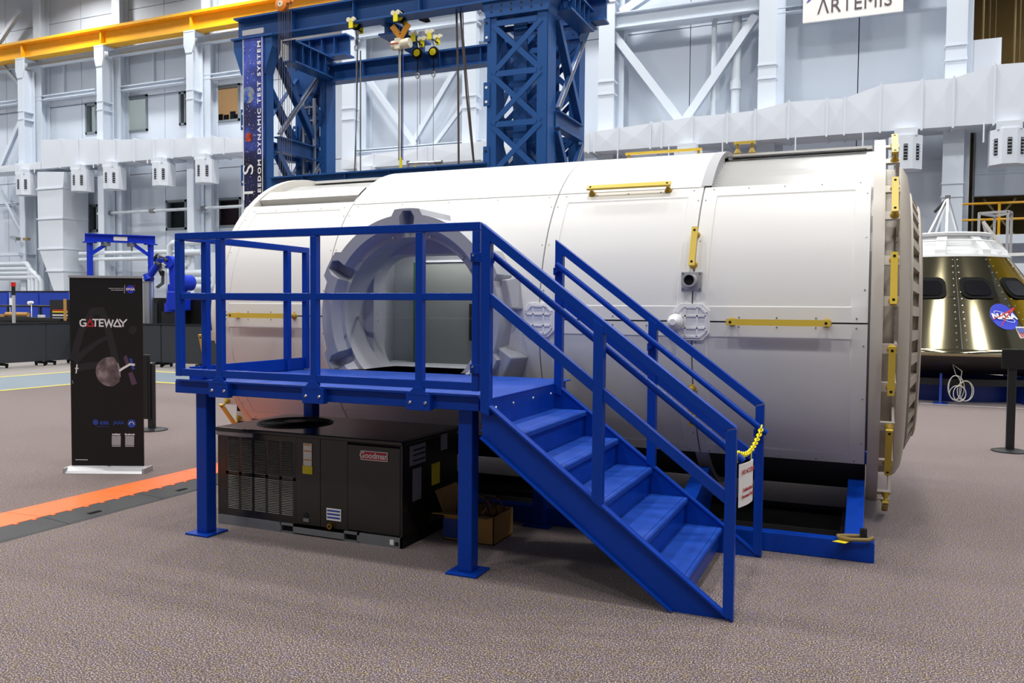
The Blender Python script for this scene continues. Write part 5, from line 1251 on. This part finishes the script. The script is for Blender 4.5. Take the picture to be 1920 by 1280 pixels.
# moon, station, logos
g = G(); cm = bpx(209, 682); flat(g, [(cm[0] + 0.148 * math.cos(math.radians(a)), cm[1] + 0.148 * math.sin(math.radians(a))) for a in range(75, 290, 5)] + [(cm[0] + 0.09, cm[1] - 0.10), (cm[0] + 0.11, cm[1] + 0.03)], MB, 0.0048); g.build('moon_print', 'planet_moon', t)
def quad_px(pts, m, z): g = G(); flat(g, bl(pts), MB, z); g.build('print_mark', m, t)
quad_px([(235, 653), (241, 648), (247, 666), (240, 668)], 'print_violet', 0.0056); quad_px([(246, 655), (252, 655), (258, 677), (253, 678)], 'label_blue', 0.0057); quad_px([(245, 685), (253, 682), (263, 706), (252, 709)], 'print_violet', 0.0056)
bs([[(227, 680), (236, 674), (248, 667), (258, 668)]], 0.022, 'print_white', z=0.0058); bs([[(224, 665), (229, 692)]], 0.008, 'plastic_grey', z=0.0057); bs([[(138, 676), (145, 676)], [(142, 668), (140, 686)]], 0.012, 'print_white', z=0.0057); bs([[(133, 700), (133, 704), (135, 707)]], 0.005, 'plastic_grey', z=0.0057)
text_geo('esa', 0.072, MB @ Matrix.Translation((*bpx(197.5, 784), Z_)), 0.0003, bold=0.001).build('lettering', 'print_blue', t)
g = G(); disc(g, bpx(180, 784), 0.028, MB, Z_); g.build('agency_disc', 'label_blue', t)
bs([[(181, 792.5), (206, 792.5)]], 0.004, 'label_blue')
text_geo('JAXA', 0.046, MB @ Matrix.Translation((*bpx(226.5, 785), Z_)), 0.0003, bold=0.001).build('lettering', 'print_blue', t)
g = G(); disc(g, bpx(252.5, 786), 0.042, MB, Z_); o = g.build('agency_disc', 'print_blue', t)
g = G(); stroke(g, bl([(247, 788), (250, 783), (255, 783), (258, 788)]), 0.006, MB, Z_ + 0.001); g.build('print_mark', 'print_white', o)
text_geo('twitter', 0.030, MB @ Matrix.Translation((*bpx(222, 808), Z_)), 0.0003, bold=0.0012).build('lettering', 'print_white', t); text_geo('facebook', 0.027, MB @ Matrix.Translation((*bpx(249, 808), Z_)), 0.0003, bold=0.0012).build('lettering', 'print_white', t)
quad_px([(213, 811), (231, 811), (231, 830), (213, 830)], 'plastic_grey', Z_); quad_px([(240, 811), (258, 811), (258, 830), (240, 830)], 'plastic_grey', Z_)
bs([[(213.5, 832), (231, 832)], [(240, 832), (258, 832)], [(140, 860), (165, 860)]], 0.006, 'print_white')

# ------------------------------------------------------------------ black sign stands
def sign_stand(name, x, y_, label, pole_top, plate, base_r=0.20, ang=0.0):
    t = thing(name, (x, y_, 0), label, 'sign stand')
    G().lathe([(0.0, 0.001), (0.0, base_r), (0.012, base_r), (0.03, base_r * 0.6), (0.03, 0.001)], (x, y_, 0), 'z', 32).build('base', 'dark_metal', t, 40)
    G().box((x - 0.045, y_ - 0.03, 0.02), (x + 0.045, y_ + 0.03, pole_top)).build('pole', 'dark_metal', t, bevel=0.006)
    (w0, w1, z0, z1) = plate
    pl = G().box((x + w0, y_ - 0.05, z0), (x + w1, y_ - 0.03, z1)).build('sign_holder', 'black_box', t, bevel=0.008)
    G().box((x + w0 + 0.03, y_ - 0.055, z0 + 0.03), (x + w1 - 0.03, y_ - 0.049, z1 - 0.03)).build('sign_panel', 'banner_black', pl)
    return t
sp = at_z(1893, 846)
sign_stand('sign_stand', sp.x, sp.y, 'black floor standing sign holder at the right before the gold capsule', 1.03, (-0.12, 0.55, 1.0, 1.24))
sp = at_z(285, 806)
sign_stand('sign_stand', sp.x, sp.y, 'black floor sign stand half hidden behind the GATEWAY banner', 0.9, (-0.55, 0.02, 0.15, 1.02))

# ================================================================== gold crew capsule
CX_, CY_ = 1.42, 19.1
cap = thing('crew_capsule', (CX_, CY_, 0.5), 'gold mirror-finished conical crew capsule mock-up with dark windows', 'capsule')
NS = 12; R0, R1, ZB, ZT = 2.42, 1.12, 0.95, 2.74
def cp(ang, z, dr=0.0):
    f_ = (z - ZB) / (ZT - ZB); r = R0 + (R1 - R0) * f_ + dr; a = math.radians(ang); return Vector((CX_ + r * math.sin(a), CY_ - r * math.cos(a), z))
PA = 30.0; A0 = -12.0
for k in range(NS):
    a0 = A0 + k * PA - 15; g = G(); n = 8
    for zl, zh in ((ZB, 1.95), (1.956, ZT)):
        V = [cp(a0 + 0.12 + (PA - 0.24) * i / n, z) for z in (zl, zh) for i in range(n + 1)]
        g.add(V, [(i, i + 1, n + 2 + i, n + 1 + i) for i in range(n)])
    g.build('shell_panel', 'gold_bright' if k in (2,) else 'gold_foil', cap, 30)
G().lathe([(ZB, R0 - 0.02), (ZT, R1 - 0.02)], (CX_, CY_, 0), 'z', 48).build('inner_shell', 'zinc', cap, 40)
G().lathe([(ZB + 0.06, R0 - 0.03), (ZB + 0.05, R0 + 0.02), (ZB - 0.02, R0 + 0.05), (ZB - 0.06, R0 + 0.03)], (CX_, CY_, 0), 'z', 64).build('rim_ring', 'gold_foil', cap, 60)
G().lathe([(ZB - 0.05, R0 + 0.03), (0.80, R0 + 0.0), (0.66, R0 - 0.22), (0.52, R0 - 0.8), (0.46, 0.001)], (CX_, CY_, 0), 'z', 64).build('heat_shield', 'heat_shield', cap, 60)
# rivet lines
g = G()
for k in range(NS):
    a = A0 + k * PA - 15
    for i in range(14):
        for s_ in (-2.0, 2.0):
            p = cp(a + s_, ZB + 0.1 + i * 0.125, 0.004); nn = Vector((p.x - CX_, p.y - CY_, 0.6)).normalized(); g.cyl(p - nn * 0.003, p + nn * 0.006, 0.012, n=6)
g.build('rivet_heads', 'steel', cap, kind='stuff')
# windows
def on_shell(ang, zc, pts, dr, name, m, par, smooth=None):
    """outline laid on the cone, (across metres, up metres)"""
    rr = (R0 + (R1 - R0) * (zc - ZB) / (ZT - ZB))
    V0 = [cp(ang + math.degrees(a / rr), zc + b, dr) for a, b in pts]; V1 = [cp(ang + math.degrees(a / rr), zc + b, -0.01) for a, b in pts]; n = len(pts)
    return G().add(V0 + V1, [tuple(range(n))] + [(i, (i + 1) % n, n + (i + 1) % n, n + i) for i in range(n)]).build(name, m, par, smooth)
def rrect(w_, h_, c, sk=0.0):
    pts = []
    for q, (sx_, sz_) in enumerate(((1, 1), (-1, 1), (-1, -1), (1, -1))):
        for k in range(5): a = math.radians(90 * q + 22.5 * k); pts.append((sx_ * (w_/2 - c) + c * math.cos(a) + sk * (sz_ * (h_/2 - c) + c * math.sin(a)), sz_ * (h_/2 - c) + c * math.sin(a)))
    return pts
for k, a in enumerate((-14, 15.0, 44, -46)):
    f_ = on_shell(a, 2.13, rrect(0.56, 0.40, 0.13, -0.12), 0.03, 'window', 'black_rubber', cap, 30)
    on_shell(a, 2.13, rrect(0.43, 0.28, 0.10, -0.12), 0.036, 'pane', 'window_dark', f_, 30)
# white forward bay
G().lathe([(ZT, R1 + 0.01), (ZT + 0.04, R1 - 0.0), (ZT + 0.04, 0.95), (3.17, 0.72), (3.17, 0.80), (3.22, 0.82), (3.24, 0.78), (3.24, 0.001)], (CX_, CY_, 0), 'z', 48).build('forward_bay', 'capsule_white', cap, 30)
for k in range(8):
    a = math.radians(k * 45 - 100); M = frame((CX_, CY_, 0), (math.cos(a), math.sin(a), 0), (0, 0, 1))
    G().prism([(0.68, ZT + 0.03), (1.10, ZT + 0.03), (1.08, ZT + 0.14), (0.76, 3.17), (0.62, 3.17)], -0.09, 0.09, 'y').xf(Matrix.Translation((CX_, CY_, 0)) @ Matrix.Rotation(a, 4, 'Z')).build('gusset', 'capsule_white', cap)
for z in (2.86, 3.05): G().lathe([(z, 1.0 - (z - 2.78) * 0.45), (z + 0.015, 1.02 - (z - 2.78) * 0.45), (z + 0.03, 1.0 - (z - 2.78) * 0.45)], (CX_, CY_, 0), 'z', 48).build('rib', 'capsule_white', cap)
# agency roundel and flag, flat print on the shell
ring = [(0.235 * math.cos(2*PI*i/32), 0.235 * math.sin(2*PI*i/32)) for i in range(32)]
AL, ZL = 25.0, 1.60
rd = on_shell(AL, ZL, ring, 0.010, 'roundel', 'print_nasa', cap)
def shell_frame(ang, z, dr):
    p = cp(ang, z, dr); ex = (cp(ang + 1, z, dr) - cp(ang - 1, z, dr)).normalized(); ey = (cp(ang, z + 0.1, dr) - cp(ang, z - 0.1, dr)).normalized(); return frame(p, ex, ey)
text_geo('NASA', 0.175, shell_frame(AL, ZL, 0.02), 0.002, bold=0.006).build('lettering', 'print_white', rd)
Mn = shell_frame(AL, ZL, 0.022)
g = G(); stroke(g, [(-0.24, -0.06), (-0.05, 0.02), (0.26, 0.20)], 0.012, Mn, 0.001, 0.035); stroke(g, [(-0.13, -0.22), (0.02, -0.02), (0.26, 0.20)], 0.012, Mn, 0.001, 0.03); g.build('swoosh', 'print_red', rd)
g = G(); stroke(g, [(0.17 * math.cos(a_) * 0.9 - 0.10 * math.sin(a_) * 0.5, 0.05 * math.sin(a_) * 2.2 - 0.06 * math.cos(a_)) for a_ in [2*PI*i/30 for i in range(31)]], 0.008, Mn, 0.0); g.build('orbit', 'print_white', rd)
fl = on_shell(33, 1.32, [(-0.16, -0.10), (0.16, -0.10), (0.16, 0.10), (-0.16, 0.10)], 0.012, 'flag', 'print_white', cap)
Mf = shell_frame(33, 1.32, 0.016); g = G()
for k in range(7): flat(g, [(-0.16, -0.1 + k * 0.0308), (0.16, -0.1 + k * 0.0308), (0.16, -0.0846 + k * 0.0308), (-0.16, -0.0846 + k * 0.0308)], Mf, 0.001)
g.build('flag_stripes', 'print_red', fl); g = G(); flat(g, [(-0.16, -0.01), (-0.02, -0.01), (-0.02, 0.10), (-0.16, 0.10)], Mf, 0.002); g.build('flag_canton', 'label_blue', fl)
g = G()
for i in range(4):
    for j in range(4): disc(g, (-0.145 + i * 0.036, 0.008 + j * 0.026), 0.006, Mf, 0.003, 5)
g.build('flag_stars', 'print_white', fl, kind='stuff')
# stand
t = thing('capsule_stand', (CX_, CY_, 0), 'blue steel stand with black band under the gold capsule', 'stand')
G().lathe([(0.0, 1.55), (0.0, 1.6), (0.34, 1.6), (0.34, 1.55)], (CX_, CY_, 0), 'z', 48, close=True).build('base_ring', 'stand_blue', t, 40)
G().lathe([(0.34, 1.9), (0.34, 2.12), (0.46, 2.12), (0.46, 1.9)], (CX_, CY_, 0), 'z', 48, close=True).build('support_band', 'black_box', t, 40)
for k in range(8):
    a = math.radians(k * 45 - 95); R_ = Matrix.Translation((CX_, CY_, 0)) @ Matrix.Rotation(a, 4, 'Z')
    G().prism([(1.6, 0.0), (2.28, 0.0), (2.16, 0.56), (1.6, 0.46)], -0.02, 0.02, 'y').xf(R_).build('gusset', 'stand_blue', t); G().box((1.98, -0.12, 0.0), (2.36, 0.12, 0.02)).xf(R_).build('foot', 'stand_blue', t)
t = thing('cable_loop', (1.65, 16.85, 0), 'loose loops of white cable hanging below the gold capsule', 'cable')
for k in range(6):
    cx_, cz_, rx_, rz_ = 1.52 + 0.10 * math.sin(k * 2.0), 0.22 + 0.05 * (k % 3), 0.10 + 0.03 * (k % 2), 0.14 + 0.04 * (k % 3)
    G().tube([(cx_ + rx_ * math.cos(2*PI*i/20), 16.72 + 0.01 * k, max(0.015, cz_ + rz_ * math.sin(2*PI*i/20))) for i in range(20)], 0.008, 5, True).build('loop', 'cable_white', t, 60)
G().tube([(1.52, 16.75, 0.35), (1.55, 16.76, 0.62), (1.40, 16.78, 0.74), (1.46, 16.8, 0.55)], 0.008, 5).build('tail', 'cable_white', t, 60)
G().tube([(0.9, 16.78, 0.012), (1.4, 16.7, 0.012), (2.2, 16.66, 0.012), (2.8, 16.7, 0.012)], 0.005, 5).build('tail', 'cable_white', t, 60)
# aluminium rigs on top of and behind the capsule
t = thing('strut_tripod', (1.2, 19.1, 3.35), 'grey strut tripod standing on the white capsule top', 'tripod')
ap = at(1777, 370, 19.1)
for x, y_, yy in ((1740, 433, 18.6), (1770, 433, 18.5), (1800, 428, 19.4), (1754, 433, 19.7)): q = at(x, y_, 19.1); G().bar(ap, (q.x, yy, 3.242), 0.045, 0.045).build('strut', 'aluminium', t)
G().cyl(at(1752, 398, 19.1), at(1780, 368, 19.1), 0.03, n=8).build('cross_tube', 'dark_metal', t); G().cbox(ap, (0.10, 0.10, 0.08)).build('head', 'zinc', t)
t = thing('extrusion_frame', (2.9, 20.9, 0), 'tall aluminium extrusion frame standing behind the gold capsule', 'frame')
Yq = 22.2
def ex(a, b, w_=0.055): return G().bar(a, b, w_, w_)
pA, pB_, pC, pD = at(1836, 400, Yq), at(1890, 396, Yq), at(1865, 405, Yq + 0.9), at(1897, 399, Yq + 0.9)
for q in (pA, pB_, pC, pD): ex((q.x, q.y, 0), q).build('upright', 'plastic_grey', t)
for a, b in ((pA, pB_), (pA, pC), (pB_, pD), (pC, pD)): ex(a, b).build('top_bar', 'plastic_grey', t)
q0, q1 = at(1843, 415, Yq), at(1882, 468, Yq); ex(q0, q1, 0.07).build('diagonal', 'cable_white', t); ex(at(1843, 415, Yq), at(1857, 468, Yq), 0.06).build('diagonal', 'plastic_grey', t)
ex(at(1868, 478, Yq), at(1935, 476, Yq), 0.07).build('mid_bar', 'plastic_white', t)
t = thing('lab_cart', (4.0, 21.2, 0), 'tall grey equipment cabinet at the right edge behind the gold capsule', 'cabinet')
qa = at(1880, 470, 26.0); G().box((qa.x, 26.0, 0), (qa.x + 3.0, 26.6, 3.0)).build('body', 'column_paint', t); G().box((qa.x, 25.97, 2.2), (qa.x + 3.0, 26.0, 2.28)).build('shelf_edge', 'aluminium', t)

# ================================================================== robot work area at the left
def barrier(x0_, y0_, x1_, y1_, label):
    d = Vector((x1_ - x0_, y1_ - y0_, 0)); ln = d.length; t = thing('crowd_barrier', (x0_, y0_, 0), label, 'barrier', 'dark grey barrier panels of the robot area')
    M = frame((x0_, y0_, 0), d, (0, 0, 1))
    def bb(a, b, c, d_, e, f_): 
        return G().add([M @ Vector(p) for p in ((a, c, e), (b, c, e), (b, d_, e), (a, d_, e), (a, c, f_), (b, c, f_), (b, d_, f_), (a, d_, f_))], [(0,3,2,1),(4,5,6,7),(0,1,5,4),(1,2,6,5),(2,3,7,6),(3,0,4,7)])
    bb(0.02, ln - 0.02, 0.12, 1.14, -0.04, 0.04).build('panel', 'barrier_grey', t, bevel=0.01); bb(0.0, ln, 1.14, 1.18, -0.05, 0.05).build('top_trim', 'dark_metal', t)
    for u in (0.15, ln - 0.15):
        lg = bb(u - 0.03, u + 0.03, 0.06, 0.12, -0.2, 0.2).build('foot', 'black_rubber', t)
        for v_ in (-0.17, 0.17): bb(u - 0.02, u + 0.02, 0.0, 0.07, v_ - 0.03, v_ + 0.03).build('caster', 'black_rubber', lg)
    return t
ys_ = [12.0, 13.2, 14.6, 16.0, 17.0]
for k, nm in enumerate(('cut off by the left picture edge', 'nearest the left picture edge', 'left of the GATEWAY banner', 'just behind the GATEWAY banner edge')): barrier(-20.97, ys_[k], -20.97, ys_[k + 1], 'dark grey barrier panel ' + nm)
xs_ = [-20.9, -19.3, -17.75, -16.2, -14.6]
for k, nm in enumerate(('hidden mostly by the GATEWAY banner', 'right of the GATEWAY banner', 'below the robot arm', 'behind the corner post of the platform')): barrier(xs_[k], 17.05, xs_[k + 1], 17.05, 'dark grey barrier panel ' + nm)
# blue partitions
for k, (a, b, nm) in enumerate(((-20, 15, 'at the left picture edge'), (21, 73, 'behind the signal light pole'), (76, 128, 'next to the GATEWAY banner'))):
    pa_, pb_ = at(a, 530, 19.5), at(b, 530, 19.5); t = thing('partition_panel', ((pa_.x + pb_.x) / 2, 19.5, 0), 'bright blue upright partition panel ' + nm, 'partition', 'blue partition panels')
    G().box((pa_.x, 19.46, 0.4), (pb_.x, 19.54, 2.10)).build('panel', 'partition_blue', t, bevel=0.01); G().box((pa_.x, 19.44, 2.10), (pb_.x, 19.56, 2.14)).build('cap', 'dark_metal', t); G().box((pa_.x + 0.1, 19.3, 0), (pa_.x + 0.2, 19.7, 0.42)).build('foot', 'dark_metal', t); G().box((pb_.x - 0.2, 19.3, 0), (pb_.x - 0.1, 19.7, 0.42)).build('foot', 'dark_metal', t)
# low rail, bench, crates, signal light
t = thing('safety_rail', (-23, 18.6, 0), 'low black safety rail in front of the blue partitions', 'railing')
a, b = at(-20, 573, 18.6), at(125, 573, 18.6); G().cyl((a.x, 18.6, a.z), (b.x, 18.6, a.z), 0.035, n=8).build('rail', 'dark_metal', t)
for x in (15, 76, 110): q = at(x, 573, 18.6); G().cyl((q.x, 18.6, 0), (q.x, 18.6, a.z), 0.04, n=8).build('post', 'dark_metal', t)
t = thing('work_bench', (-23, 18.0, 0), 'long black work bench behind the dark barrier panels', 'bench')
a, b = at(-20, 600, 18.0), at(125, 600, 18.0); G().box((a.x, 17.8, 1.18), (b.x, 18.4, 1.28)).build('top', 'black_box', t); G().box((a.x, 18.3, 0), (b.x, 18.4, 1.18)).build('back_panel', 'black_box', t)
for x in (a.x + 0.1, b.x - 0.2): G().box((x, 17.8, 0), (x + 0.1, 17.9, 1.18)).build('leg', 'dark_metal', t)
o = thing('padded_arm', (at(30, 597, 17.9).x, 17.9, 1.28), 'tan padded tube lying along the black bench top', 'padding'); a, b = at(12, 598, 17.9), at(53, 597, 17.9); G().cyl((a.x, 17.9, 1.36), (b.x, 17.9, 1.36), 0.07, n=12).build('foam_tube', 'cardboard', o, 40); G().box((a.x - 0.5, 17.82, 1.28), (a.x, 17.98, 1.36)).build('foam_block', 'cardboard', o)
t = thing('signal_light', (at(25, 600, 17.6).x, 17.6, 0), 'slim grey signal light pole with red and black lamp', 'signal light'); q = at(25, 532, 17.6)
G().cyl((q.x, 17.6, 0), (q.x, 17.6, q.z - 0.35), 0.05, n=10).build('pole', 'plastic_grey', t, 40); G().cyl((q.x, 17.6, q.z - 0.35), (q.x, 17.6, q.z - 0.08), 0.055, n=10).build('lamp_black', 'black_box', t, 40); G().cyl((q.x, 17.6, q.z - 0.08), (q.x, 17.6, q.z + 0.05), 0.07, n=12).build('lamp_red', 'red_lamp', t, 40); G().cbox((q.x - 0.06, 17.58, q.z - 0.55), (0.14, 0.06, 0.22)).build('bracket', 'plastic_white', t)
t = thing('desk_lamp', (at(59, 595, 17.9).x, 17.9, 1.28), 'small white swan neck lamp on the black bench', 'lamp'); q = at(59, 570, 17.9); G().tube([(q.x, 17.9, 1.28), (q.x, 17.9, q.z - 0.02), (q.x - 0.08, 17.9, q.z + 0.04)], 0.012, 6).build('stem', 'plastic_white', t, 60); G().cyl((q.x - 0.10, 17.9, q.z + 0.02), (q.x + 0.05, 17.9, q.z + 0.06), 0.07, 0.04, 10).build('shade', 'plastic_white', t, 40)
t = thing('tool_chest', (at(112, 580, 17.7).x, 17.7, 1.28), 'black open tool chest with red and yellow tools on the bench', 'tool chest'); a, b = at(92, 562, 17.7), at(126, 600, 17.7)
G().box((a.x, 17.72, 1.28), (b.x, 18.1, a.z)).build('body', 'black_box', t)
for z, m in ((a.z - 0.33, 'red_lamp'), (a.z - 0.38, 'label_yellow'), (a.z - 0.48, 'plastic_white'), (a.z - 0.56, 'aluminium')): G().box((a.x + 0.15, 17.69, z), (b.x, 17.72, z + 0.035)).build('tool_row', m, t)
q = at(120, 560, 17.6); G().box((q.x - 0.03, 17.6, 1.2), (q.x + 0.03, 17.66, q.z)).build('side_stake', 'cardboard', t)
t = thing('paper_tray', (at(78, 600, 17.85).x, 17.85, 1.28), 'small white label box on the black bench', 'box'); q = at(78, 601, 17.85); G().cbox((q.x, 17.85, 1.32), (0.18, 0.12, 0.08)).build('carton', 'plastic_white', t); G().cbox((q.x, 17.788, 1.32), (0.14, 0.004, 0.03)).build('sticker', 'label_grey', t)
# small blue gantry
t = thing('small_gantry', (-24.9, 21.6, 0), 'small blue gantry with two trolleys behind the GATEWAY banner', 'gantry')
a, b = at(159, 443, 20.6), at(291, 452, 22.2)
a = Vector((a.x, 20.6, a.z)); b = Vector((b.x, 22.2, b.z))
zg = (a.z + b.z) / 2; a.z = b.z = zg
gd = G().ibeam(a, b, 0.22, 0.28, 0.035, 0.03).build('beam', 'robot_blue', t); dd = (b - a).normalized()
for q in (a + dd * 0.15, b - dd * 0.15):
    G().bar((q.x, q.y, 0), (q.x, q.y, zg - 0.14), 0.14, 0.14).build('post', 'robot_blue', t); G().bar((q.x, q.y, zg - 0.18), (q.x, q.y, zg - 0.14), 0.32, 0.32).build('cap_plate', 'robot_blue', t)
G().bar(a + dd * 0.2 + Vector((0, 0, -0.55)), a + dd * 0.65 + Vector((0, 0, -0.22)), 0.06, 0.12).build('knee_brace', 'robot_blue', t); G().bar(b - dd * 0.2 + Vector((0, 0, -0.55)), b - dd * 0.65 + Vector((0, 0, -0.22)), 0.06, 0.12).build('knee_brace', 'robot_blue', t)
for u in (0.29, 0.66): q = a.lerp(b, u); G().cbox((q.x, q.y, q.z - 0.20), (0.18, 0.24, 0.14)).build('trolley', 'zinc', t); G().cyl((q.x, q.y, q.z - 0.42), (q.x, q.y, q.z - 0.26), 0.03, n=6).build('hook', 'zinc', t)
q = a.lerp(b, 0.5); n_ = Vector((dd.y, -dd.x, 0)); G().bar(q - dd * 0.22 + n_ * 0.03, q + dd * 0.22 + n_ * 0.03, 0.02, 0.14).build('capacity_plate', 'paper_white', gd)
# control cabinets under the robot
YR2 = 19.0
t = thing('control_cabinet', (at(290, 600, YR2).x, YR2, 0), 'black control cabinet left of the robot arm', 'cabinet'); a, b = at(262, 558, YR2), at(311, 612, YR2)
G().box((a.x, YR2, 0), (b.x, YR2 + 0.6, a.z)).build('body', 'black_box', t, bevel=0.01); a2, b2 = at(268, 568, YR2), at(296, 612, YR2); G().box((a2.x, YR2 - 0.02, 0.9), (b2.x, YR2, a2.z)).build('door', 'barrier_grey', t)
t = thing('control_cabinet', (at(370, 600, YR2).x, YR2, 0), 'black control cabinet right of the robot arm behind the platform rail', 'cabinet'); a, b = at(345, 560, YR2), at(392, 612, YR2)
G().box((a.x, YR2, 0), (b.x, YR2 + 0.6, a.z)).build('body', 'black_box', t, bevel=0.01); G().box((a.x + 0.08, YR2 - 0.02, 0.9), (b.x - 0.08, YR2, a.z - 0.1)).build('door', 'unit_dark', t)
t = thing('gas_cylinder', (at(277, 555, 18.9).x, 18.7, 0), 'short pale metal canister beside the robot arm', 'canister'); a, b = at(277, 556, 18.7), at(277, 530, 18.7); G().cyl((a.x, 18.7, 0), (a.x, 18.7, b.z), 0.16, n=16).build('body', 'aluminium', t, 40); G().cyl((a.x, 18.7, b.z), (a.x, 18.7, b.z + 0.04), 0.17, n=16).build('lid', 'zinc', t, 40)
# robot arm
rb = thing('robot_arm', (at(328, 590, 18.8).x, 18.8, 0), 'bright blue industrial robot arm with black gripper behind the platform', 'robot arm')
def rpx(x, y_, Y=18.8): return at(x, y_, Y)
pz_ = rpx(328, 578)
G().box((pz_.x - 0.28, 18.55, 0), (pz_.x + 0.28, 19.05, pz_.z - 0.1)).build('pedestal', 'dark_metal', rb)
G().cyl((pz_.x, 18.8, pz_.z - 0.1), (pz_.x, 18.8, pz_.z + 0.15), 0.30, n=20).build('base', 'robot_blue', rb, 40)
ha, hb_ = rpx(312, 546, 18.5), rpx(337, 582, 18.5); G().box((ha.x, 18.5, hb_.z), (hb_.x, 18.95, ha.z)).build('base_housing', 'robot_blue', rb, bevel=0.03)
G().cyl(rpx(350, 530), rpx(332, 552), 0.15, 0.18, 12).build('rear_link', 'robot_blue', rb, 40)
j1, j2, j3, j4 = rpx(330, 540), rpx(322, 492), rpx(296, 502), rpx(279, 520)
G().bar((pz_.x + 0.02, 18.8, pz_.z + 0.1), (j1.x + 0.05, 18.8, j1.z + 0.1), 0.36, 0.42).build('turret', 'robot_blue', rb, bevel=0.04)
G().cyl((rpx(345, 530).x, 18.55, rpx(345, 530).z), (rpx(345, 530).x, 19.05, rpx(345, 530).z), 0.24, n=18).build('shoulder_motor', 'robot_blue', rb, 40)
la = G().cyl(j1, j2 + Vector((0.06, 0, 0)), 0.17, 0.14, 14).build('lower_arm', 'robot_blue', rb, 40); G().cyl(rpx(337, 505, 18.68), rpx(332, 520, 18.68), 0.05, n=10).build('cable_guard', 'dark_metal', la)
G().cyl((j2.x + 0.04, 18.6, j2.z), (j2.x + 0.04, 19.0, j2.z), 0.19, n=18).build('elbow', 'robot_blue', rb, 40)
G().cyl(j2, j3 + Vector((0, 0, 0.25)), 0.14, 0.11, 14).build('upper_arm', 'robot_blue', rb, 40)
G().cyl(rpx(302, 488), j4, 0.11, 0.10, 12).build('forearm', 'robot_blue', rb, 40); G().cyl(j4 + Vector((-0.06, 0, 0.08)), j4 + Vector((0.03, 0, -0.08)), 0.15, n=14).build('wrist', 'robot_blue', rb, 40)
gp = G().cyl(rpx(293, 486), rpx(313, 488), 0.11, n=10).build('gripper', 'black_rubber', rb, 40)
for k, (x, y_, x2, y2) in enumerate(((290, 484, 296, 477), (297, 482, 302, 478), (292, 492, 300, 497), (305, 494, 312, 499), (308, 484, 314, 489))): G().cyl(rpx(x, y_, 18.6), rpx(x2, y2, 18.6), 0.05, n=8).build('finger', 'zinc' if k % 2 else 'dark_metal', gp, 40)
for k in range(3): G().tube([rpx(x + k * 2, y_ + k, 18.5) for x, y_ in ((300, 497), (297, 506), (301, 516), (304, 506), (303, 530), (292, 538))], 0.015, 5).build('hose', 'dark_metal', rb, 60)
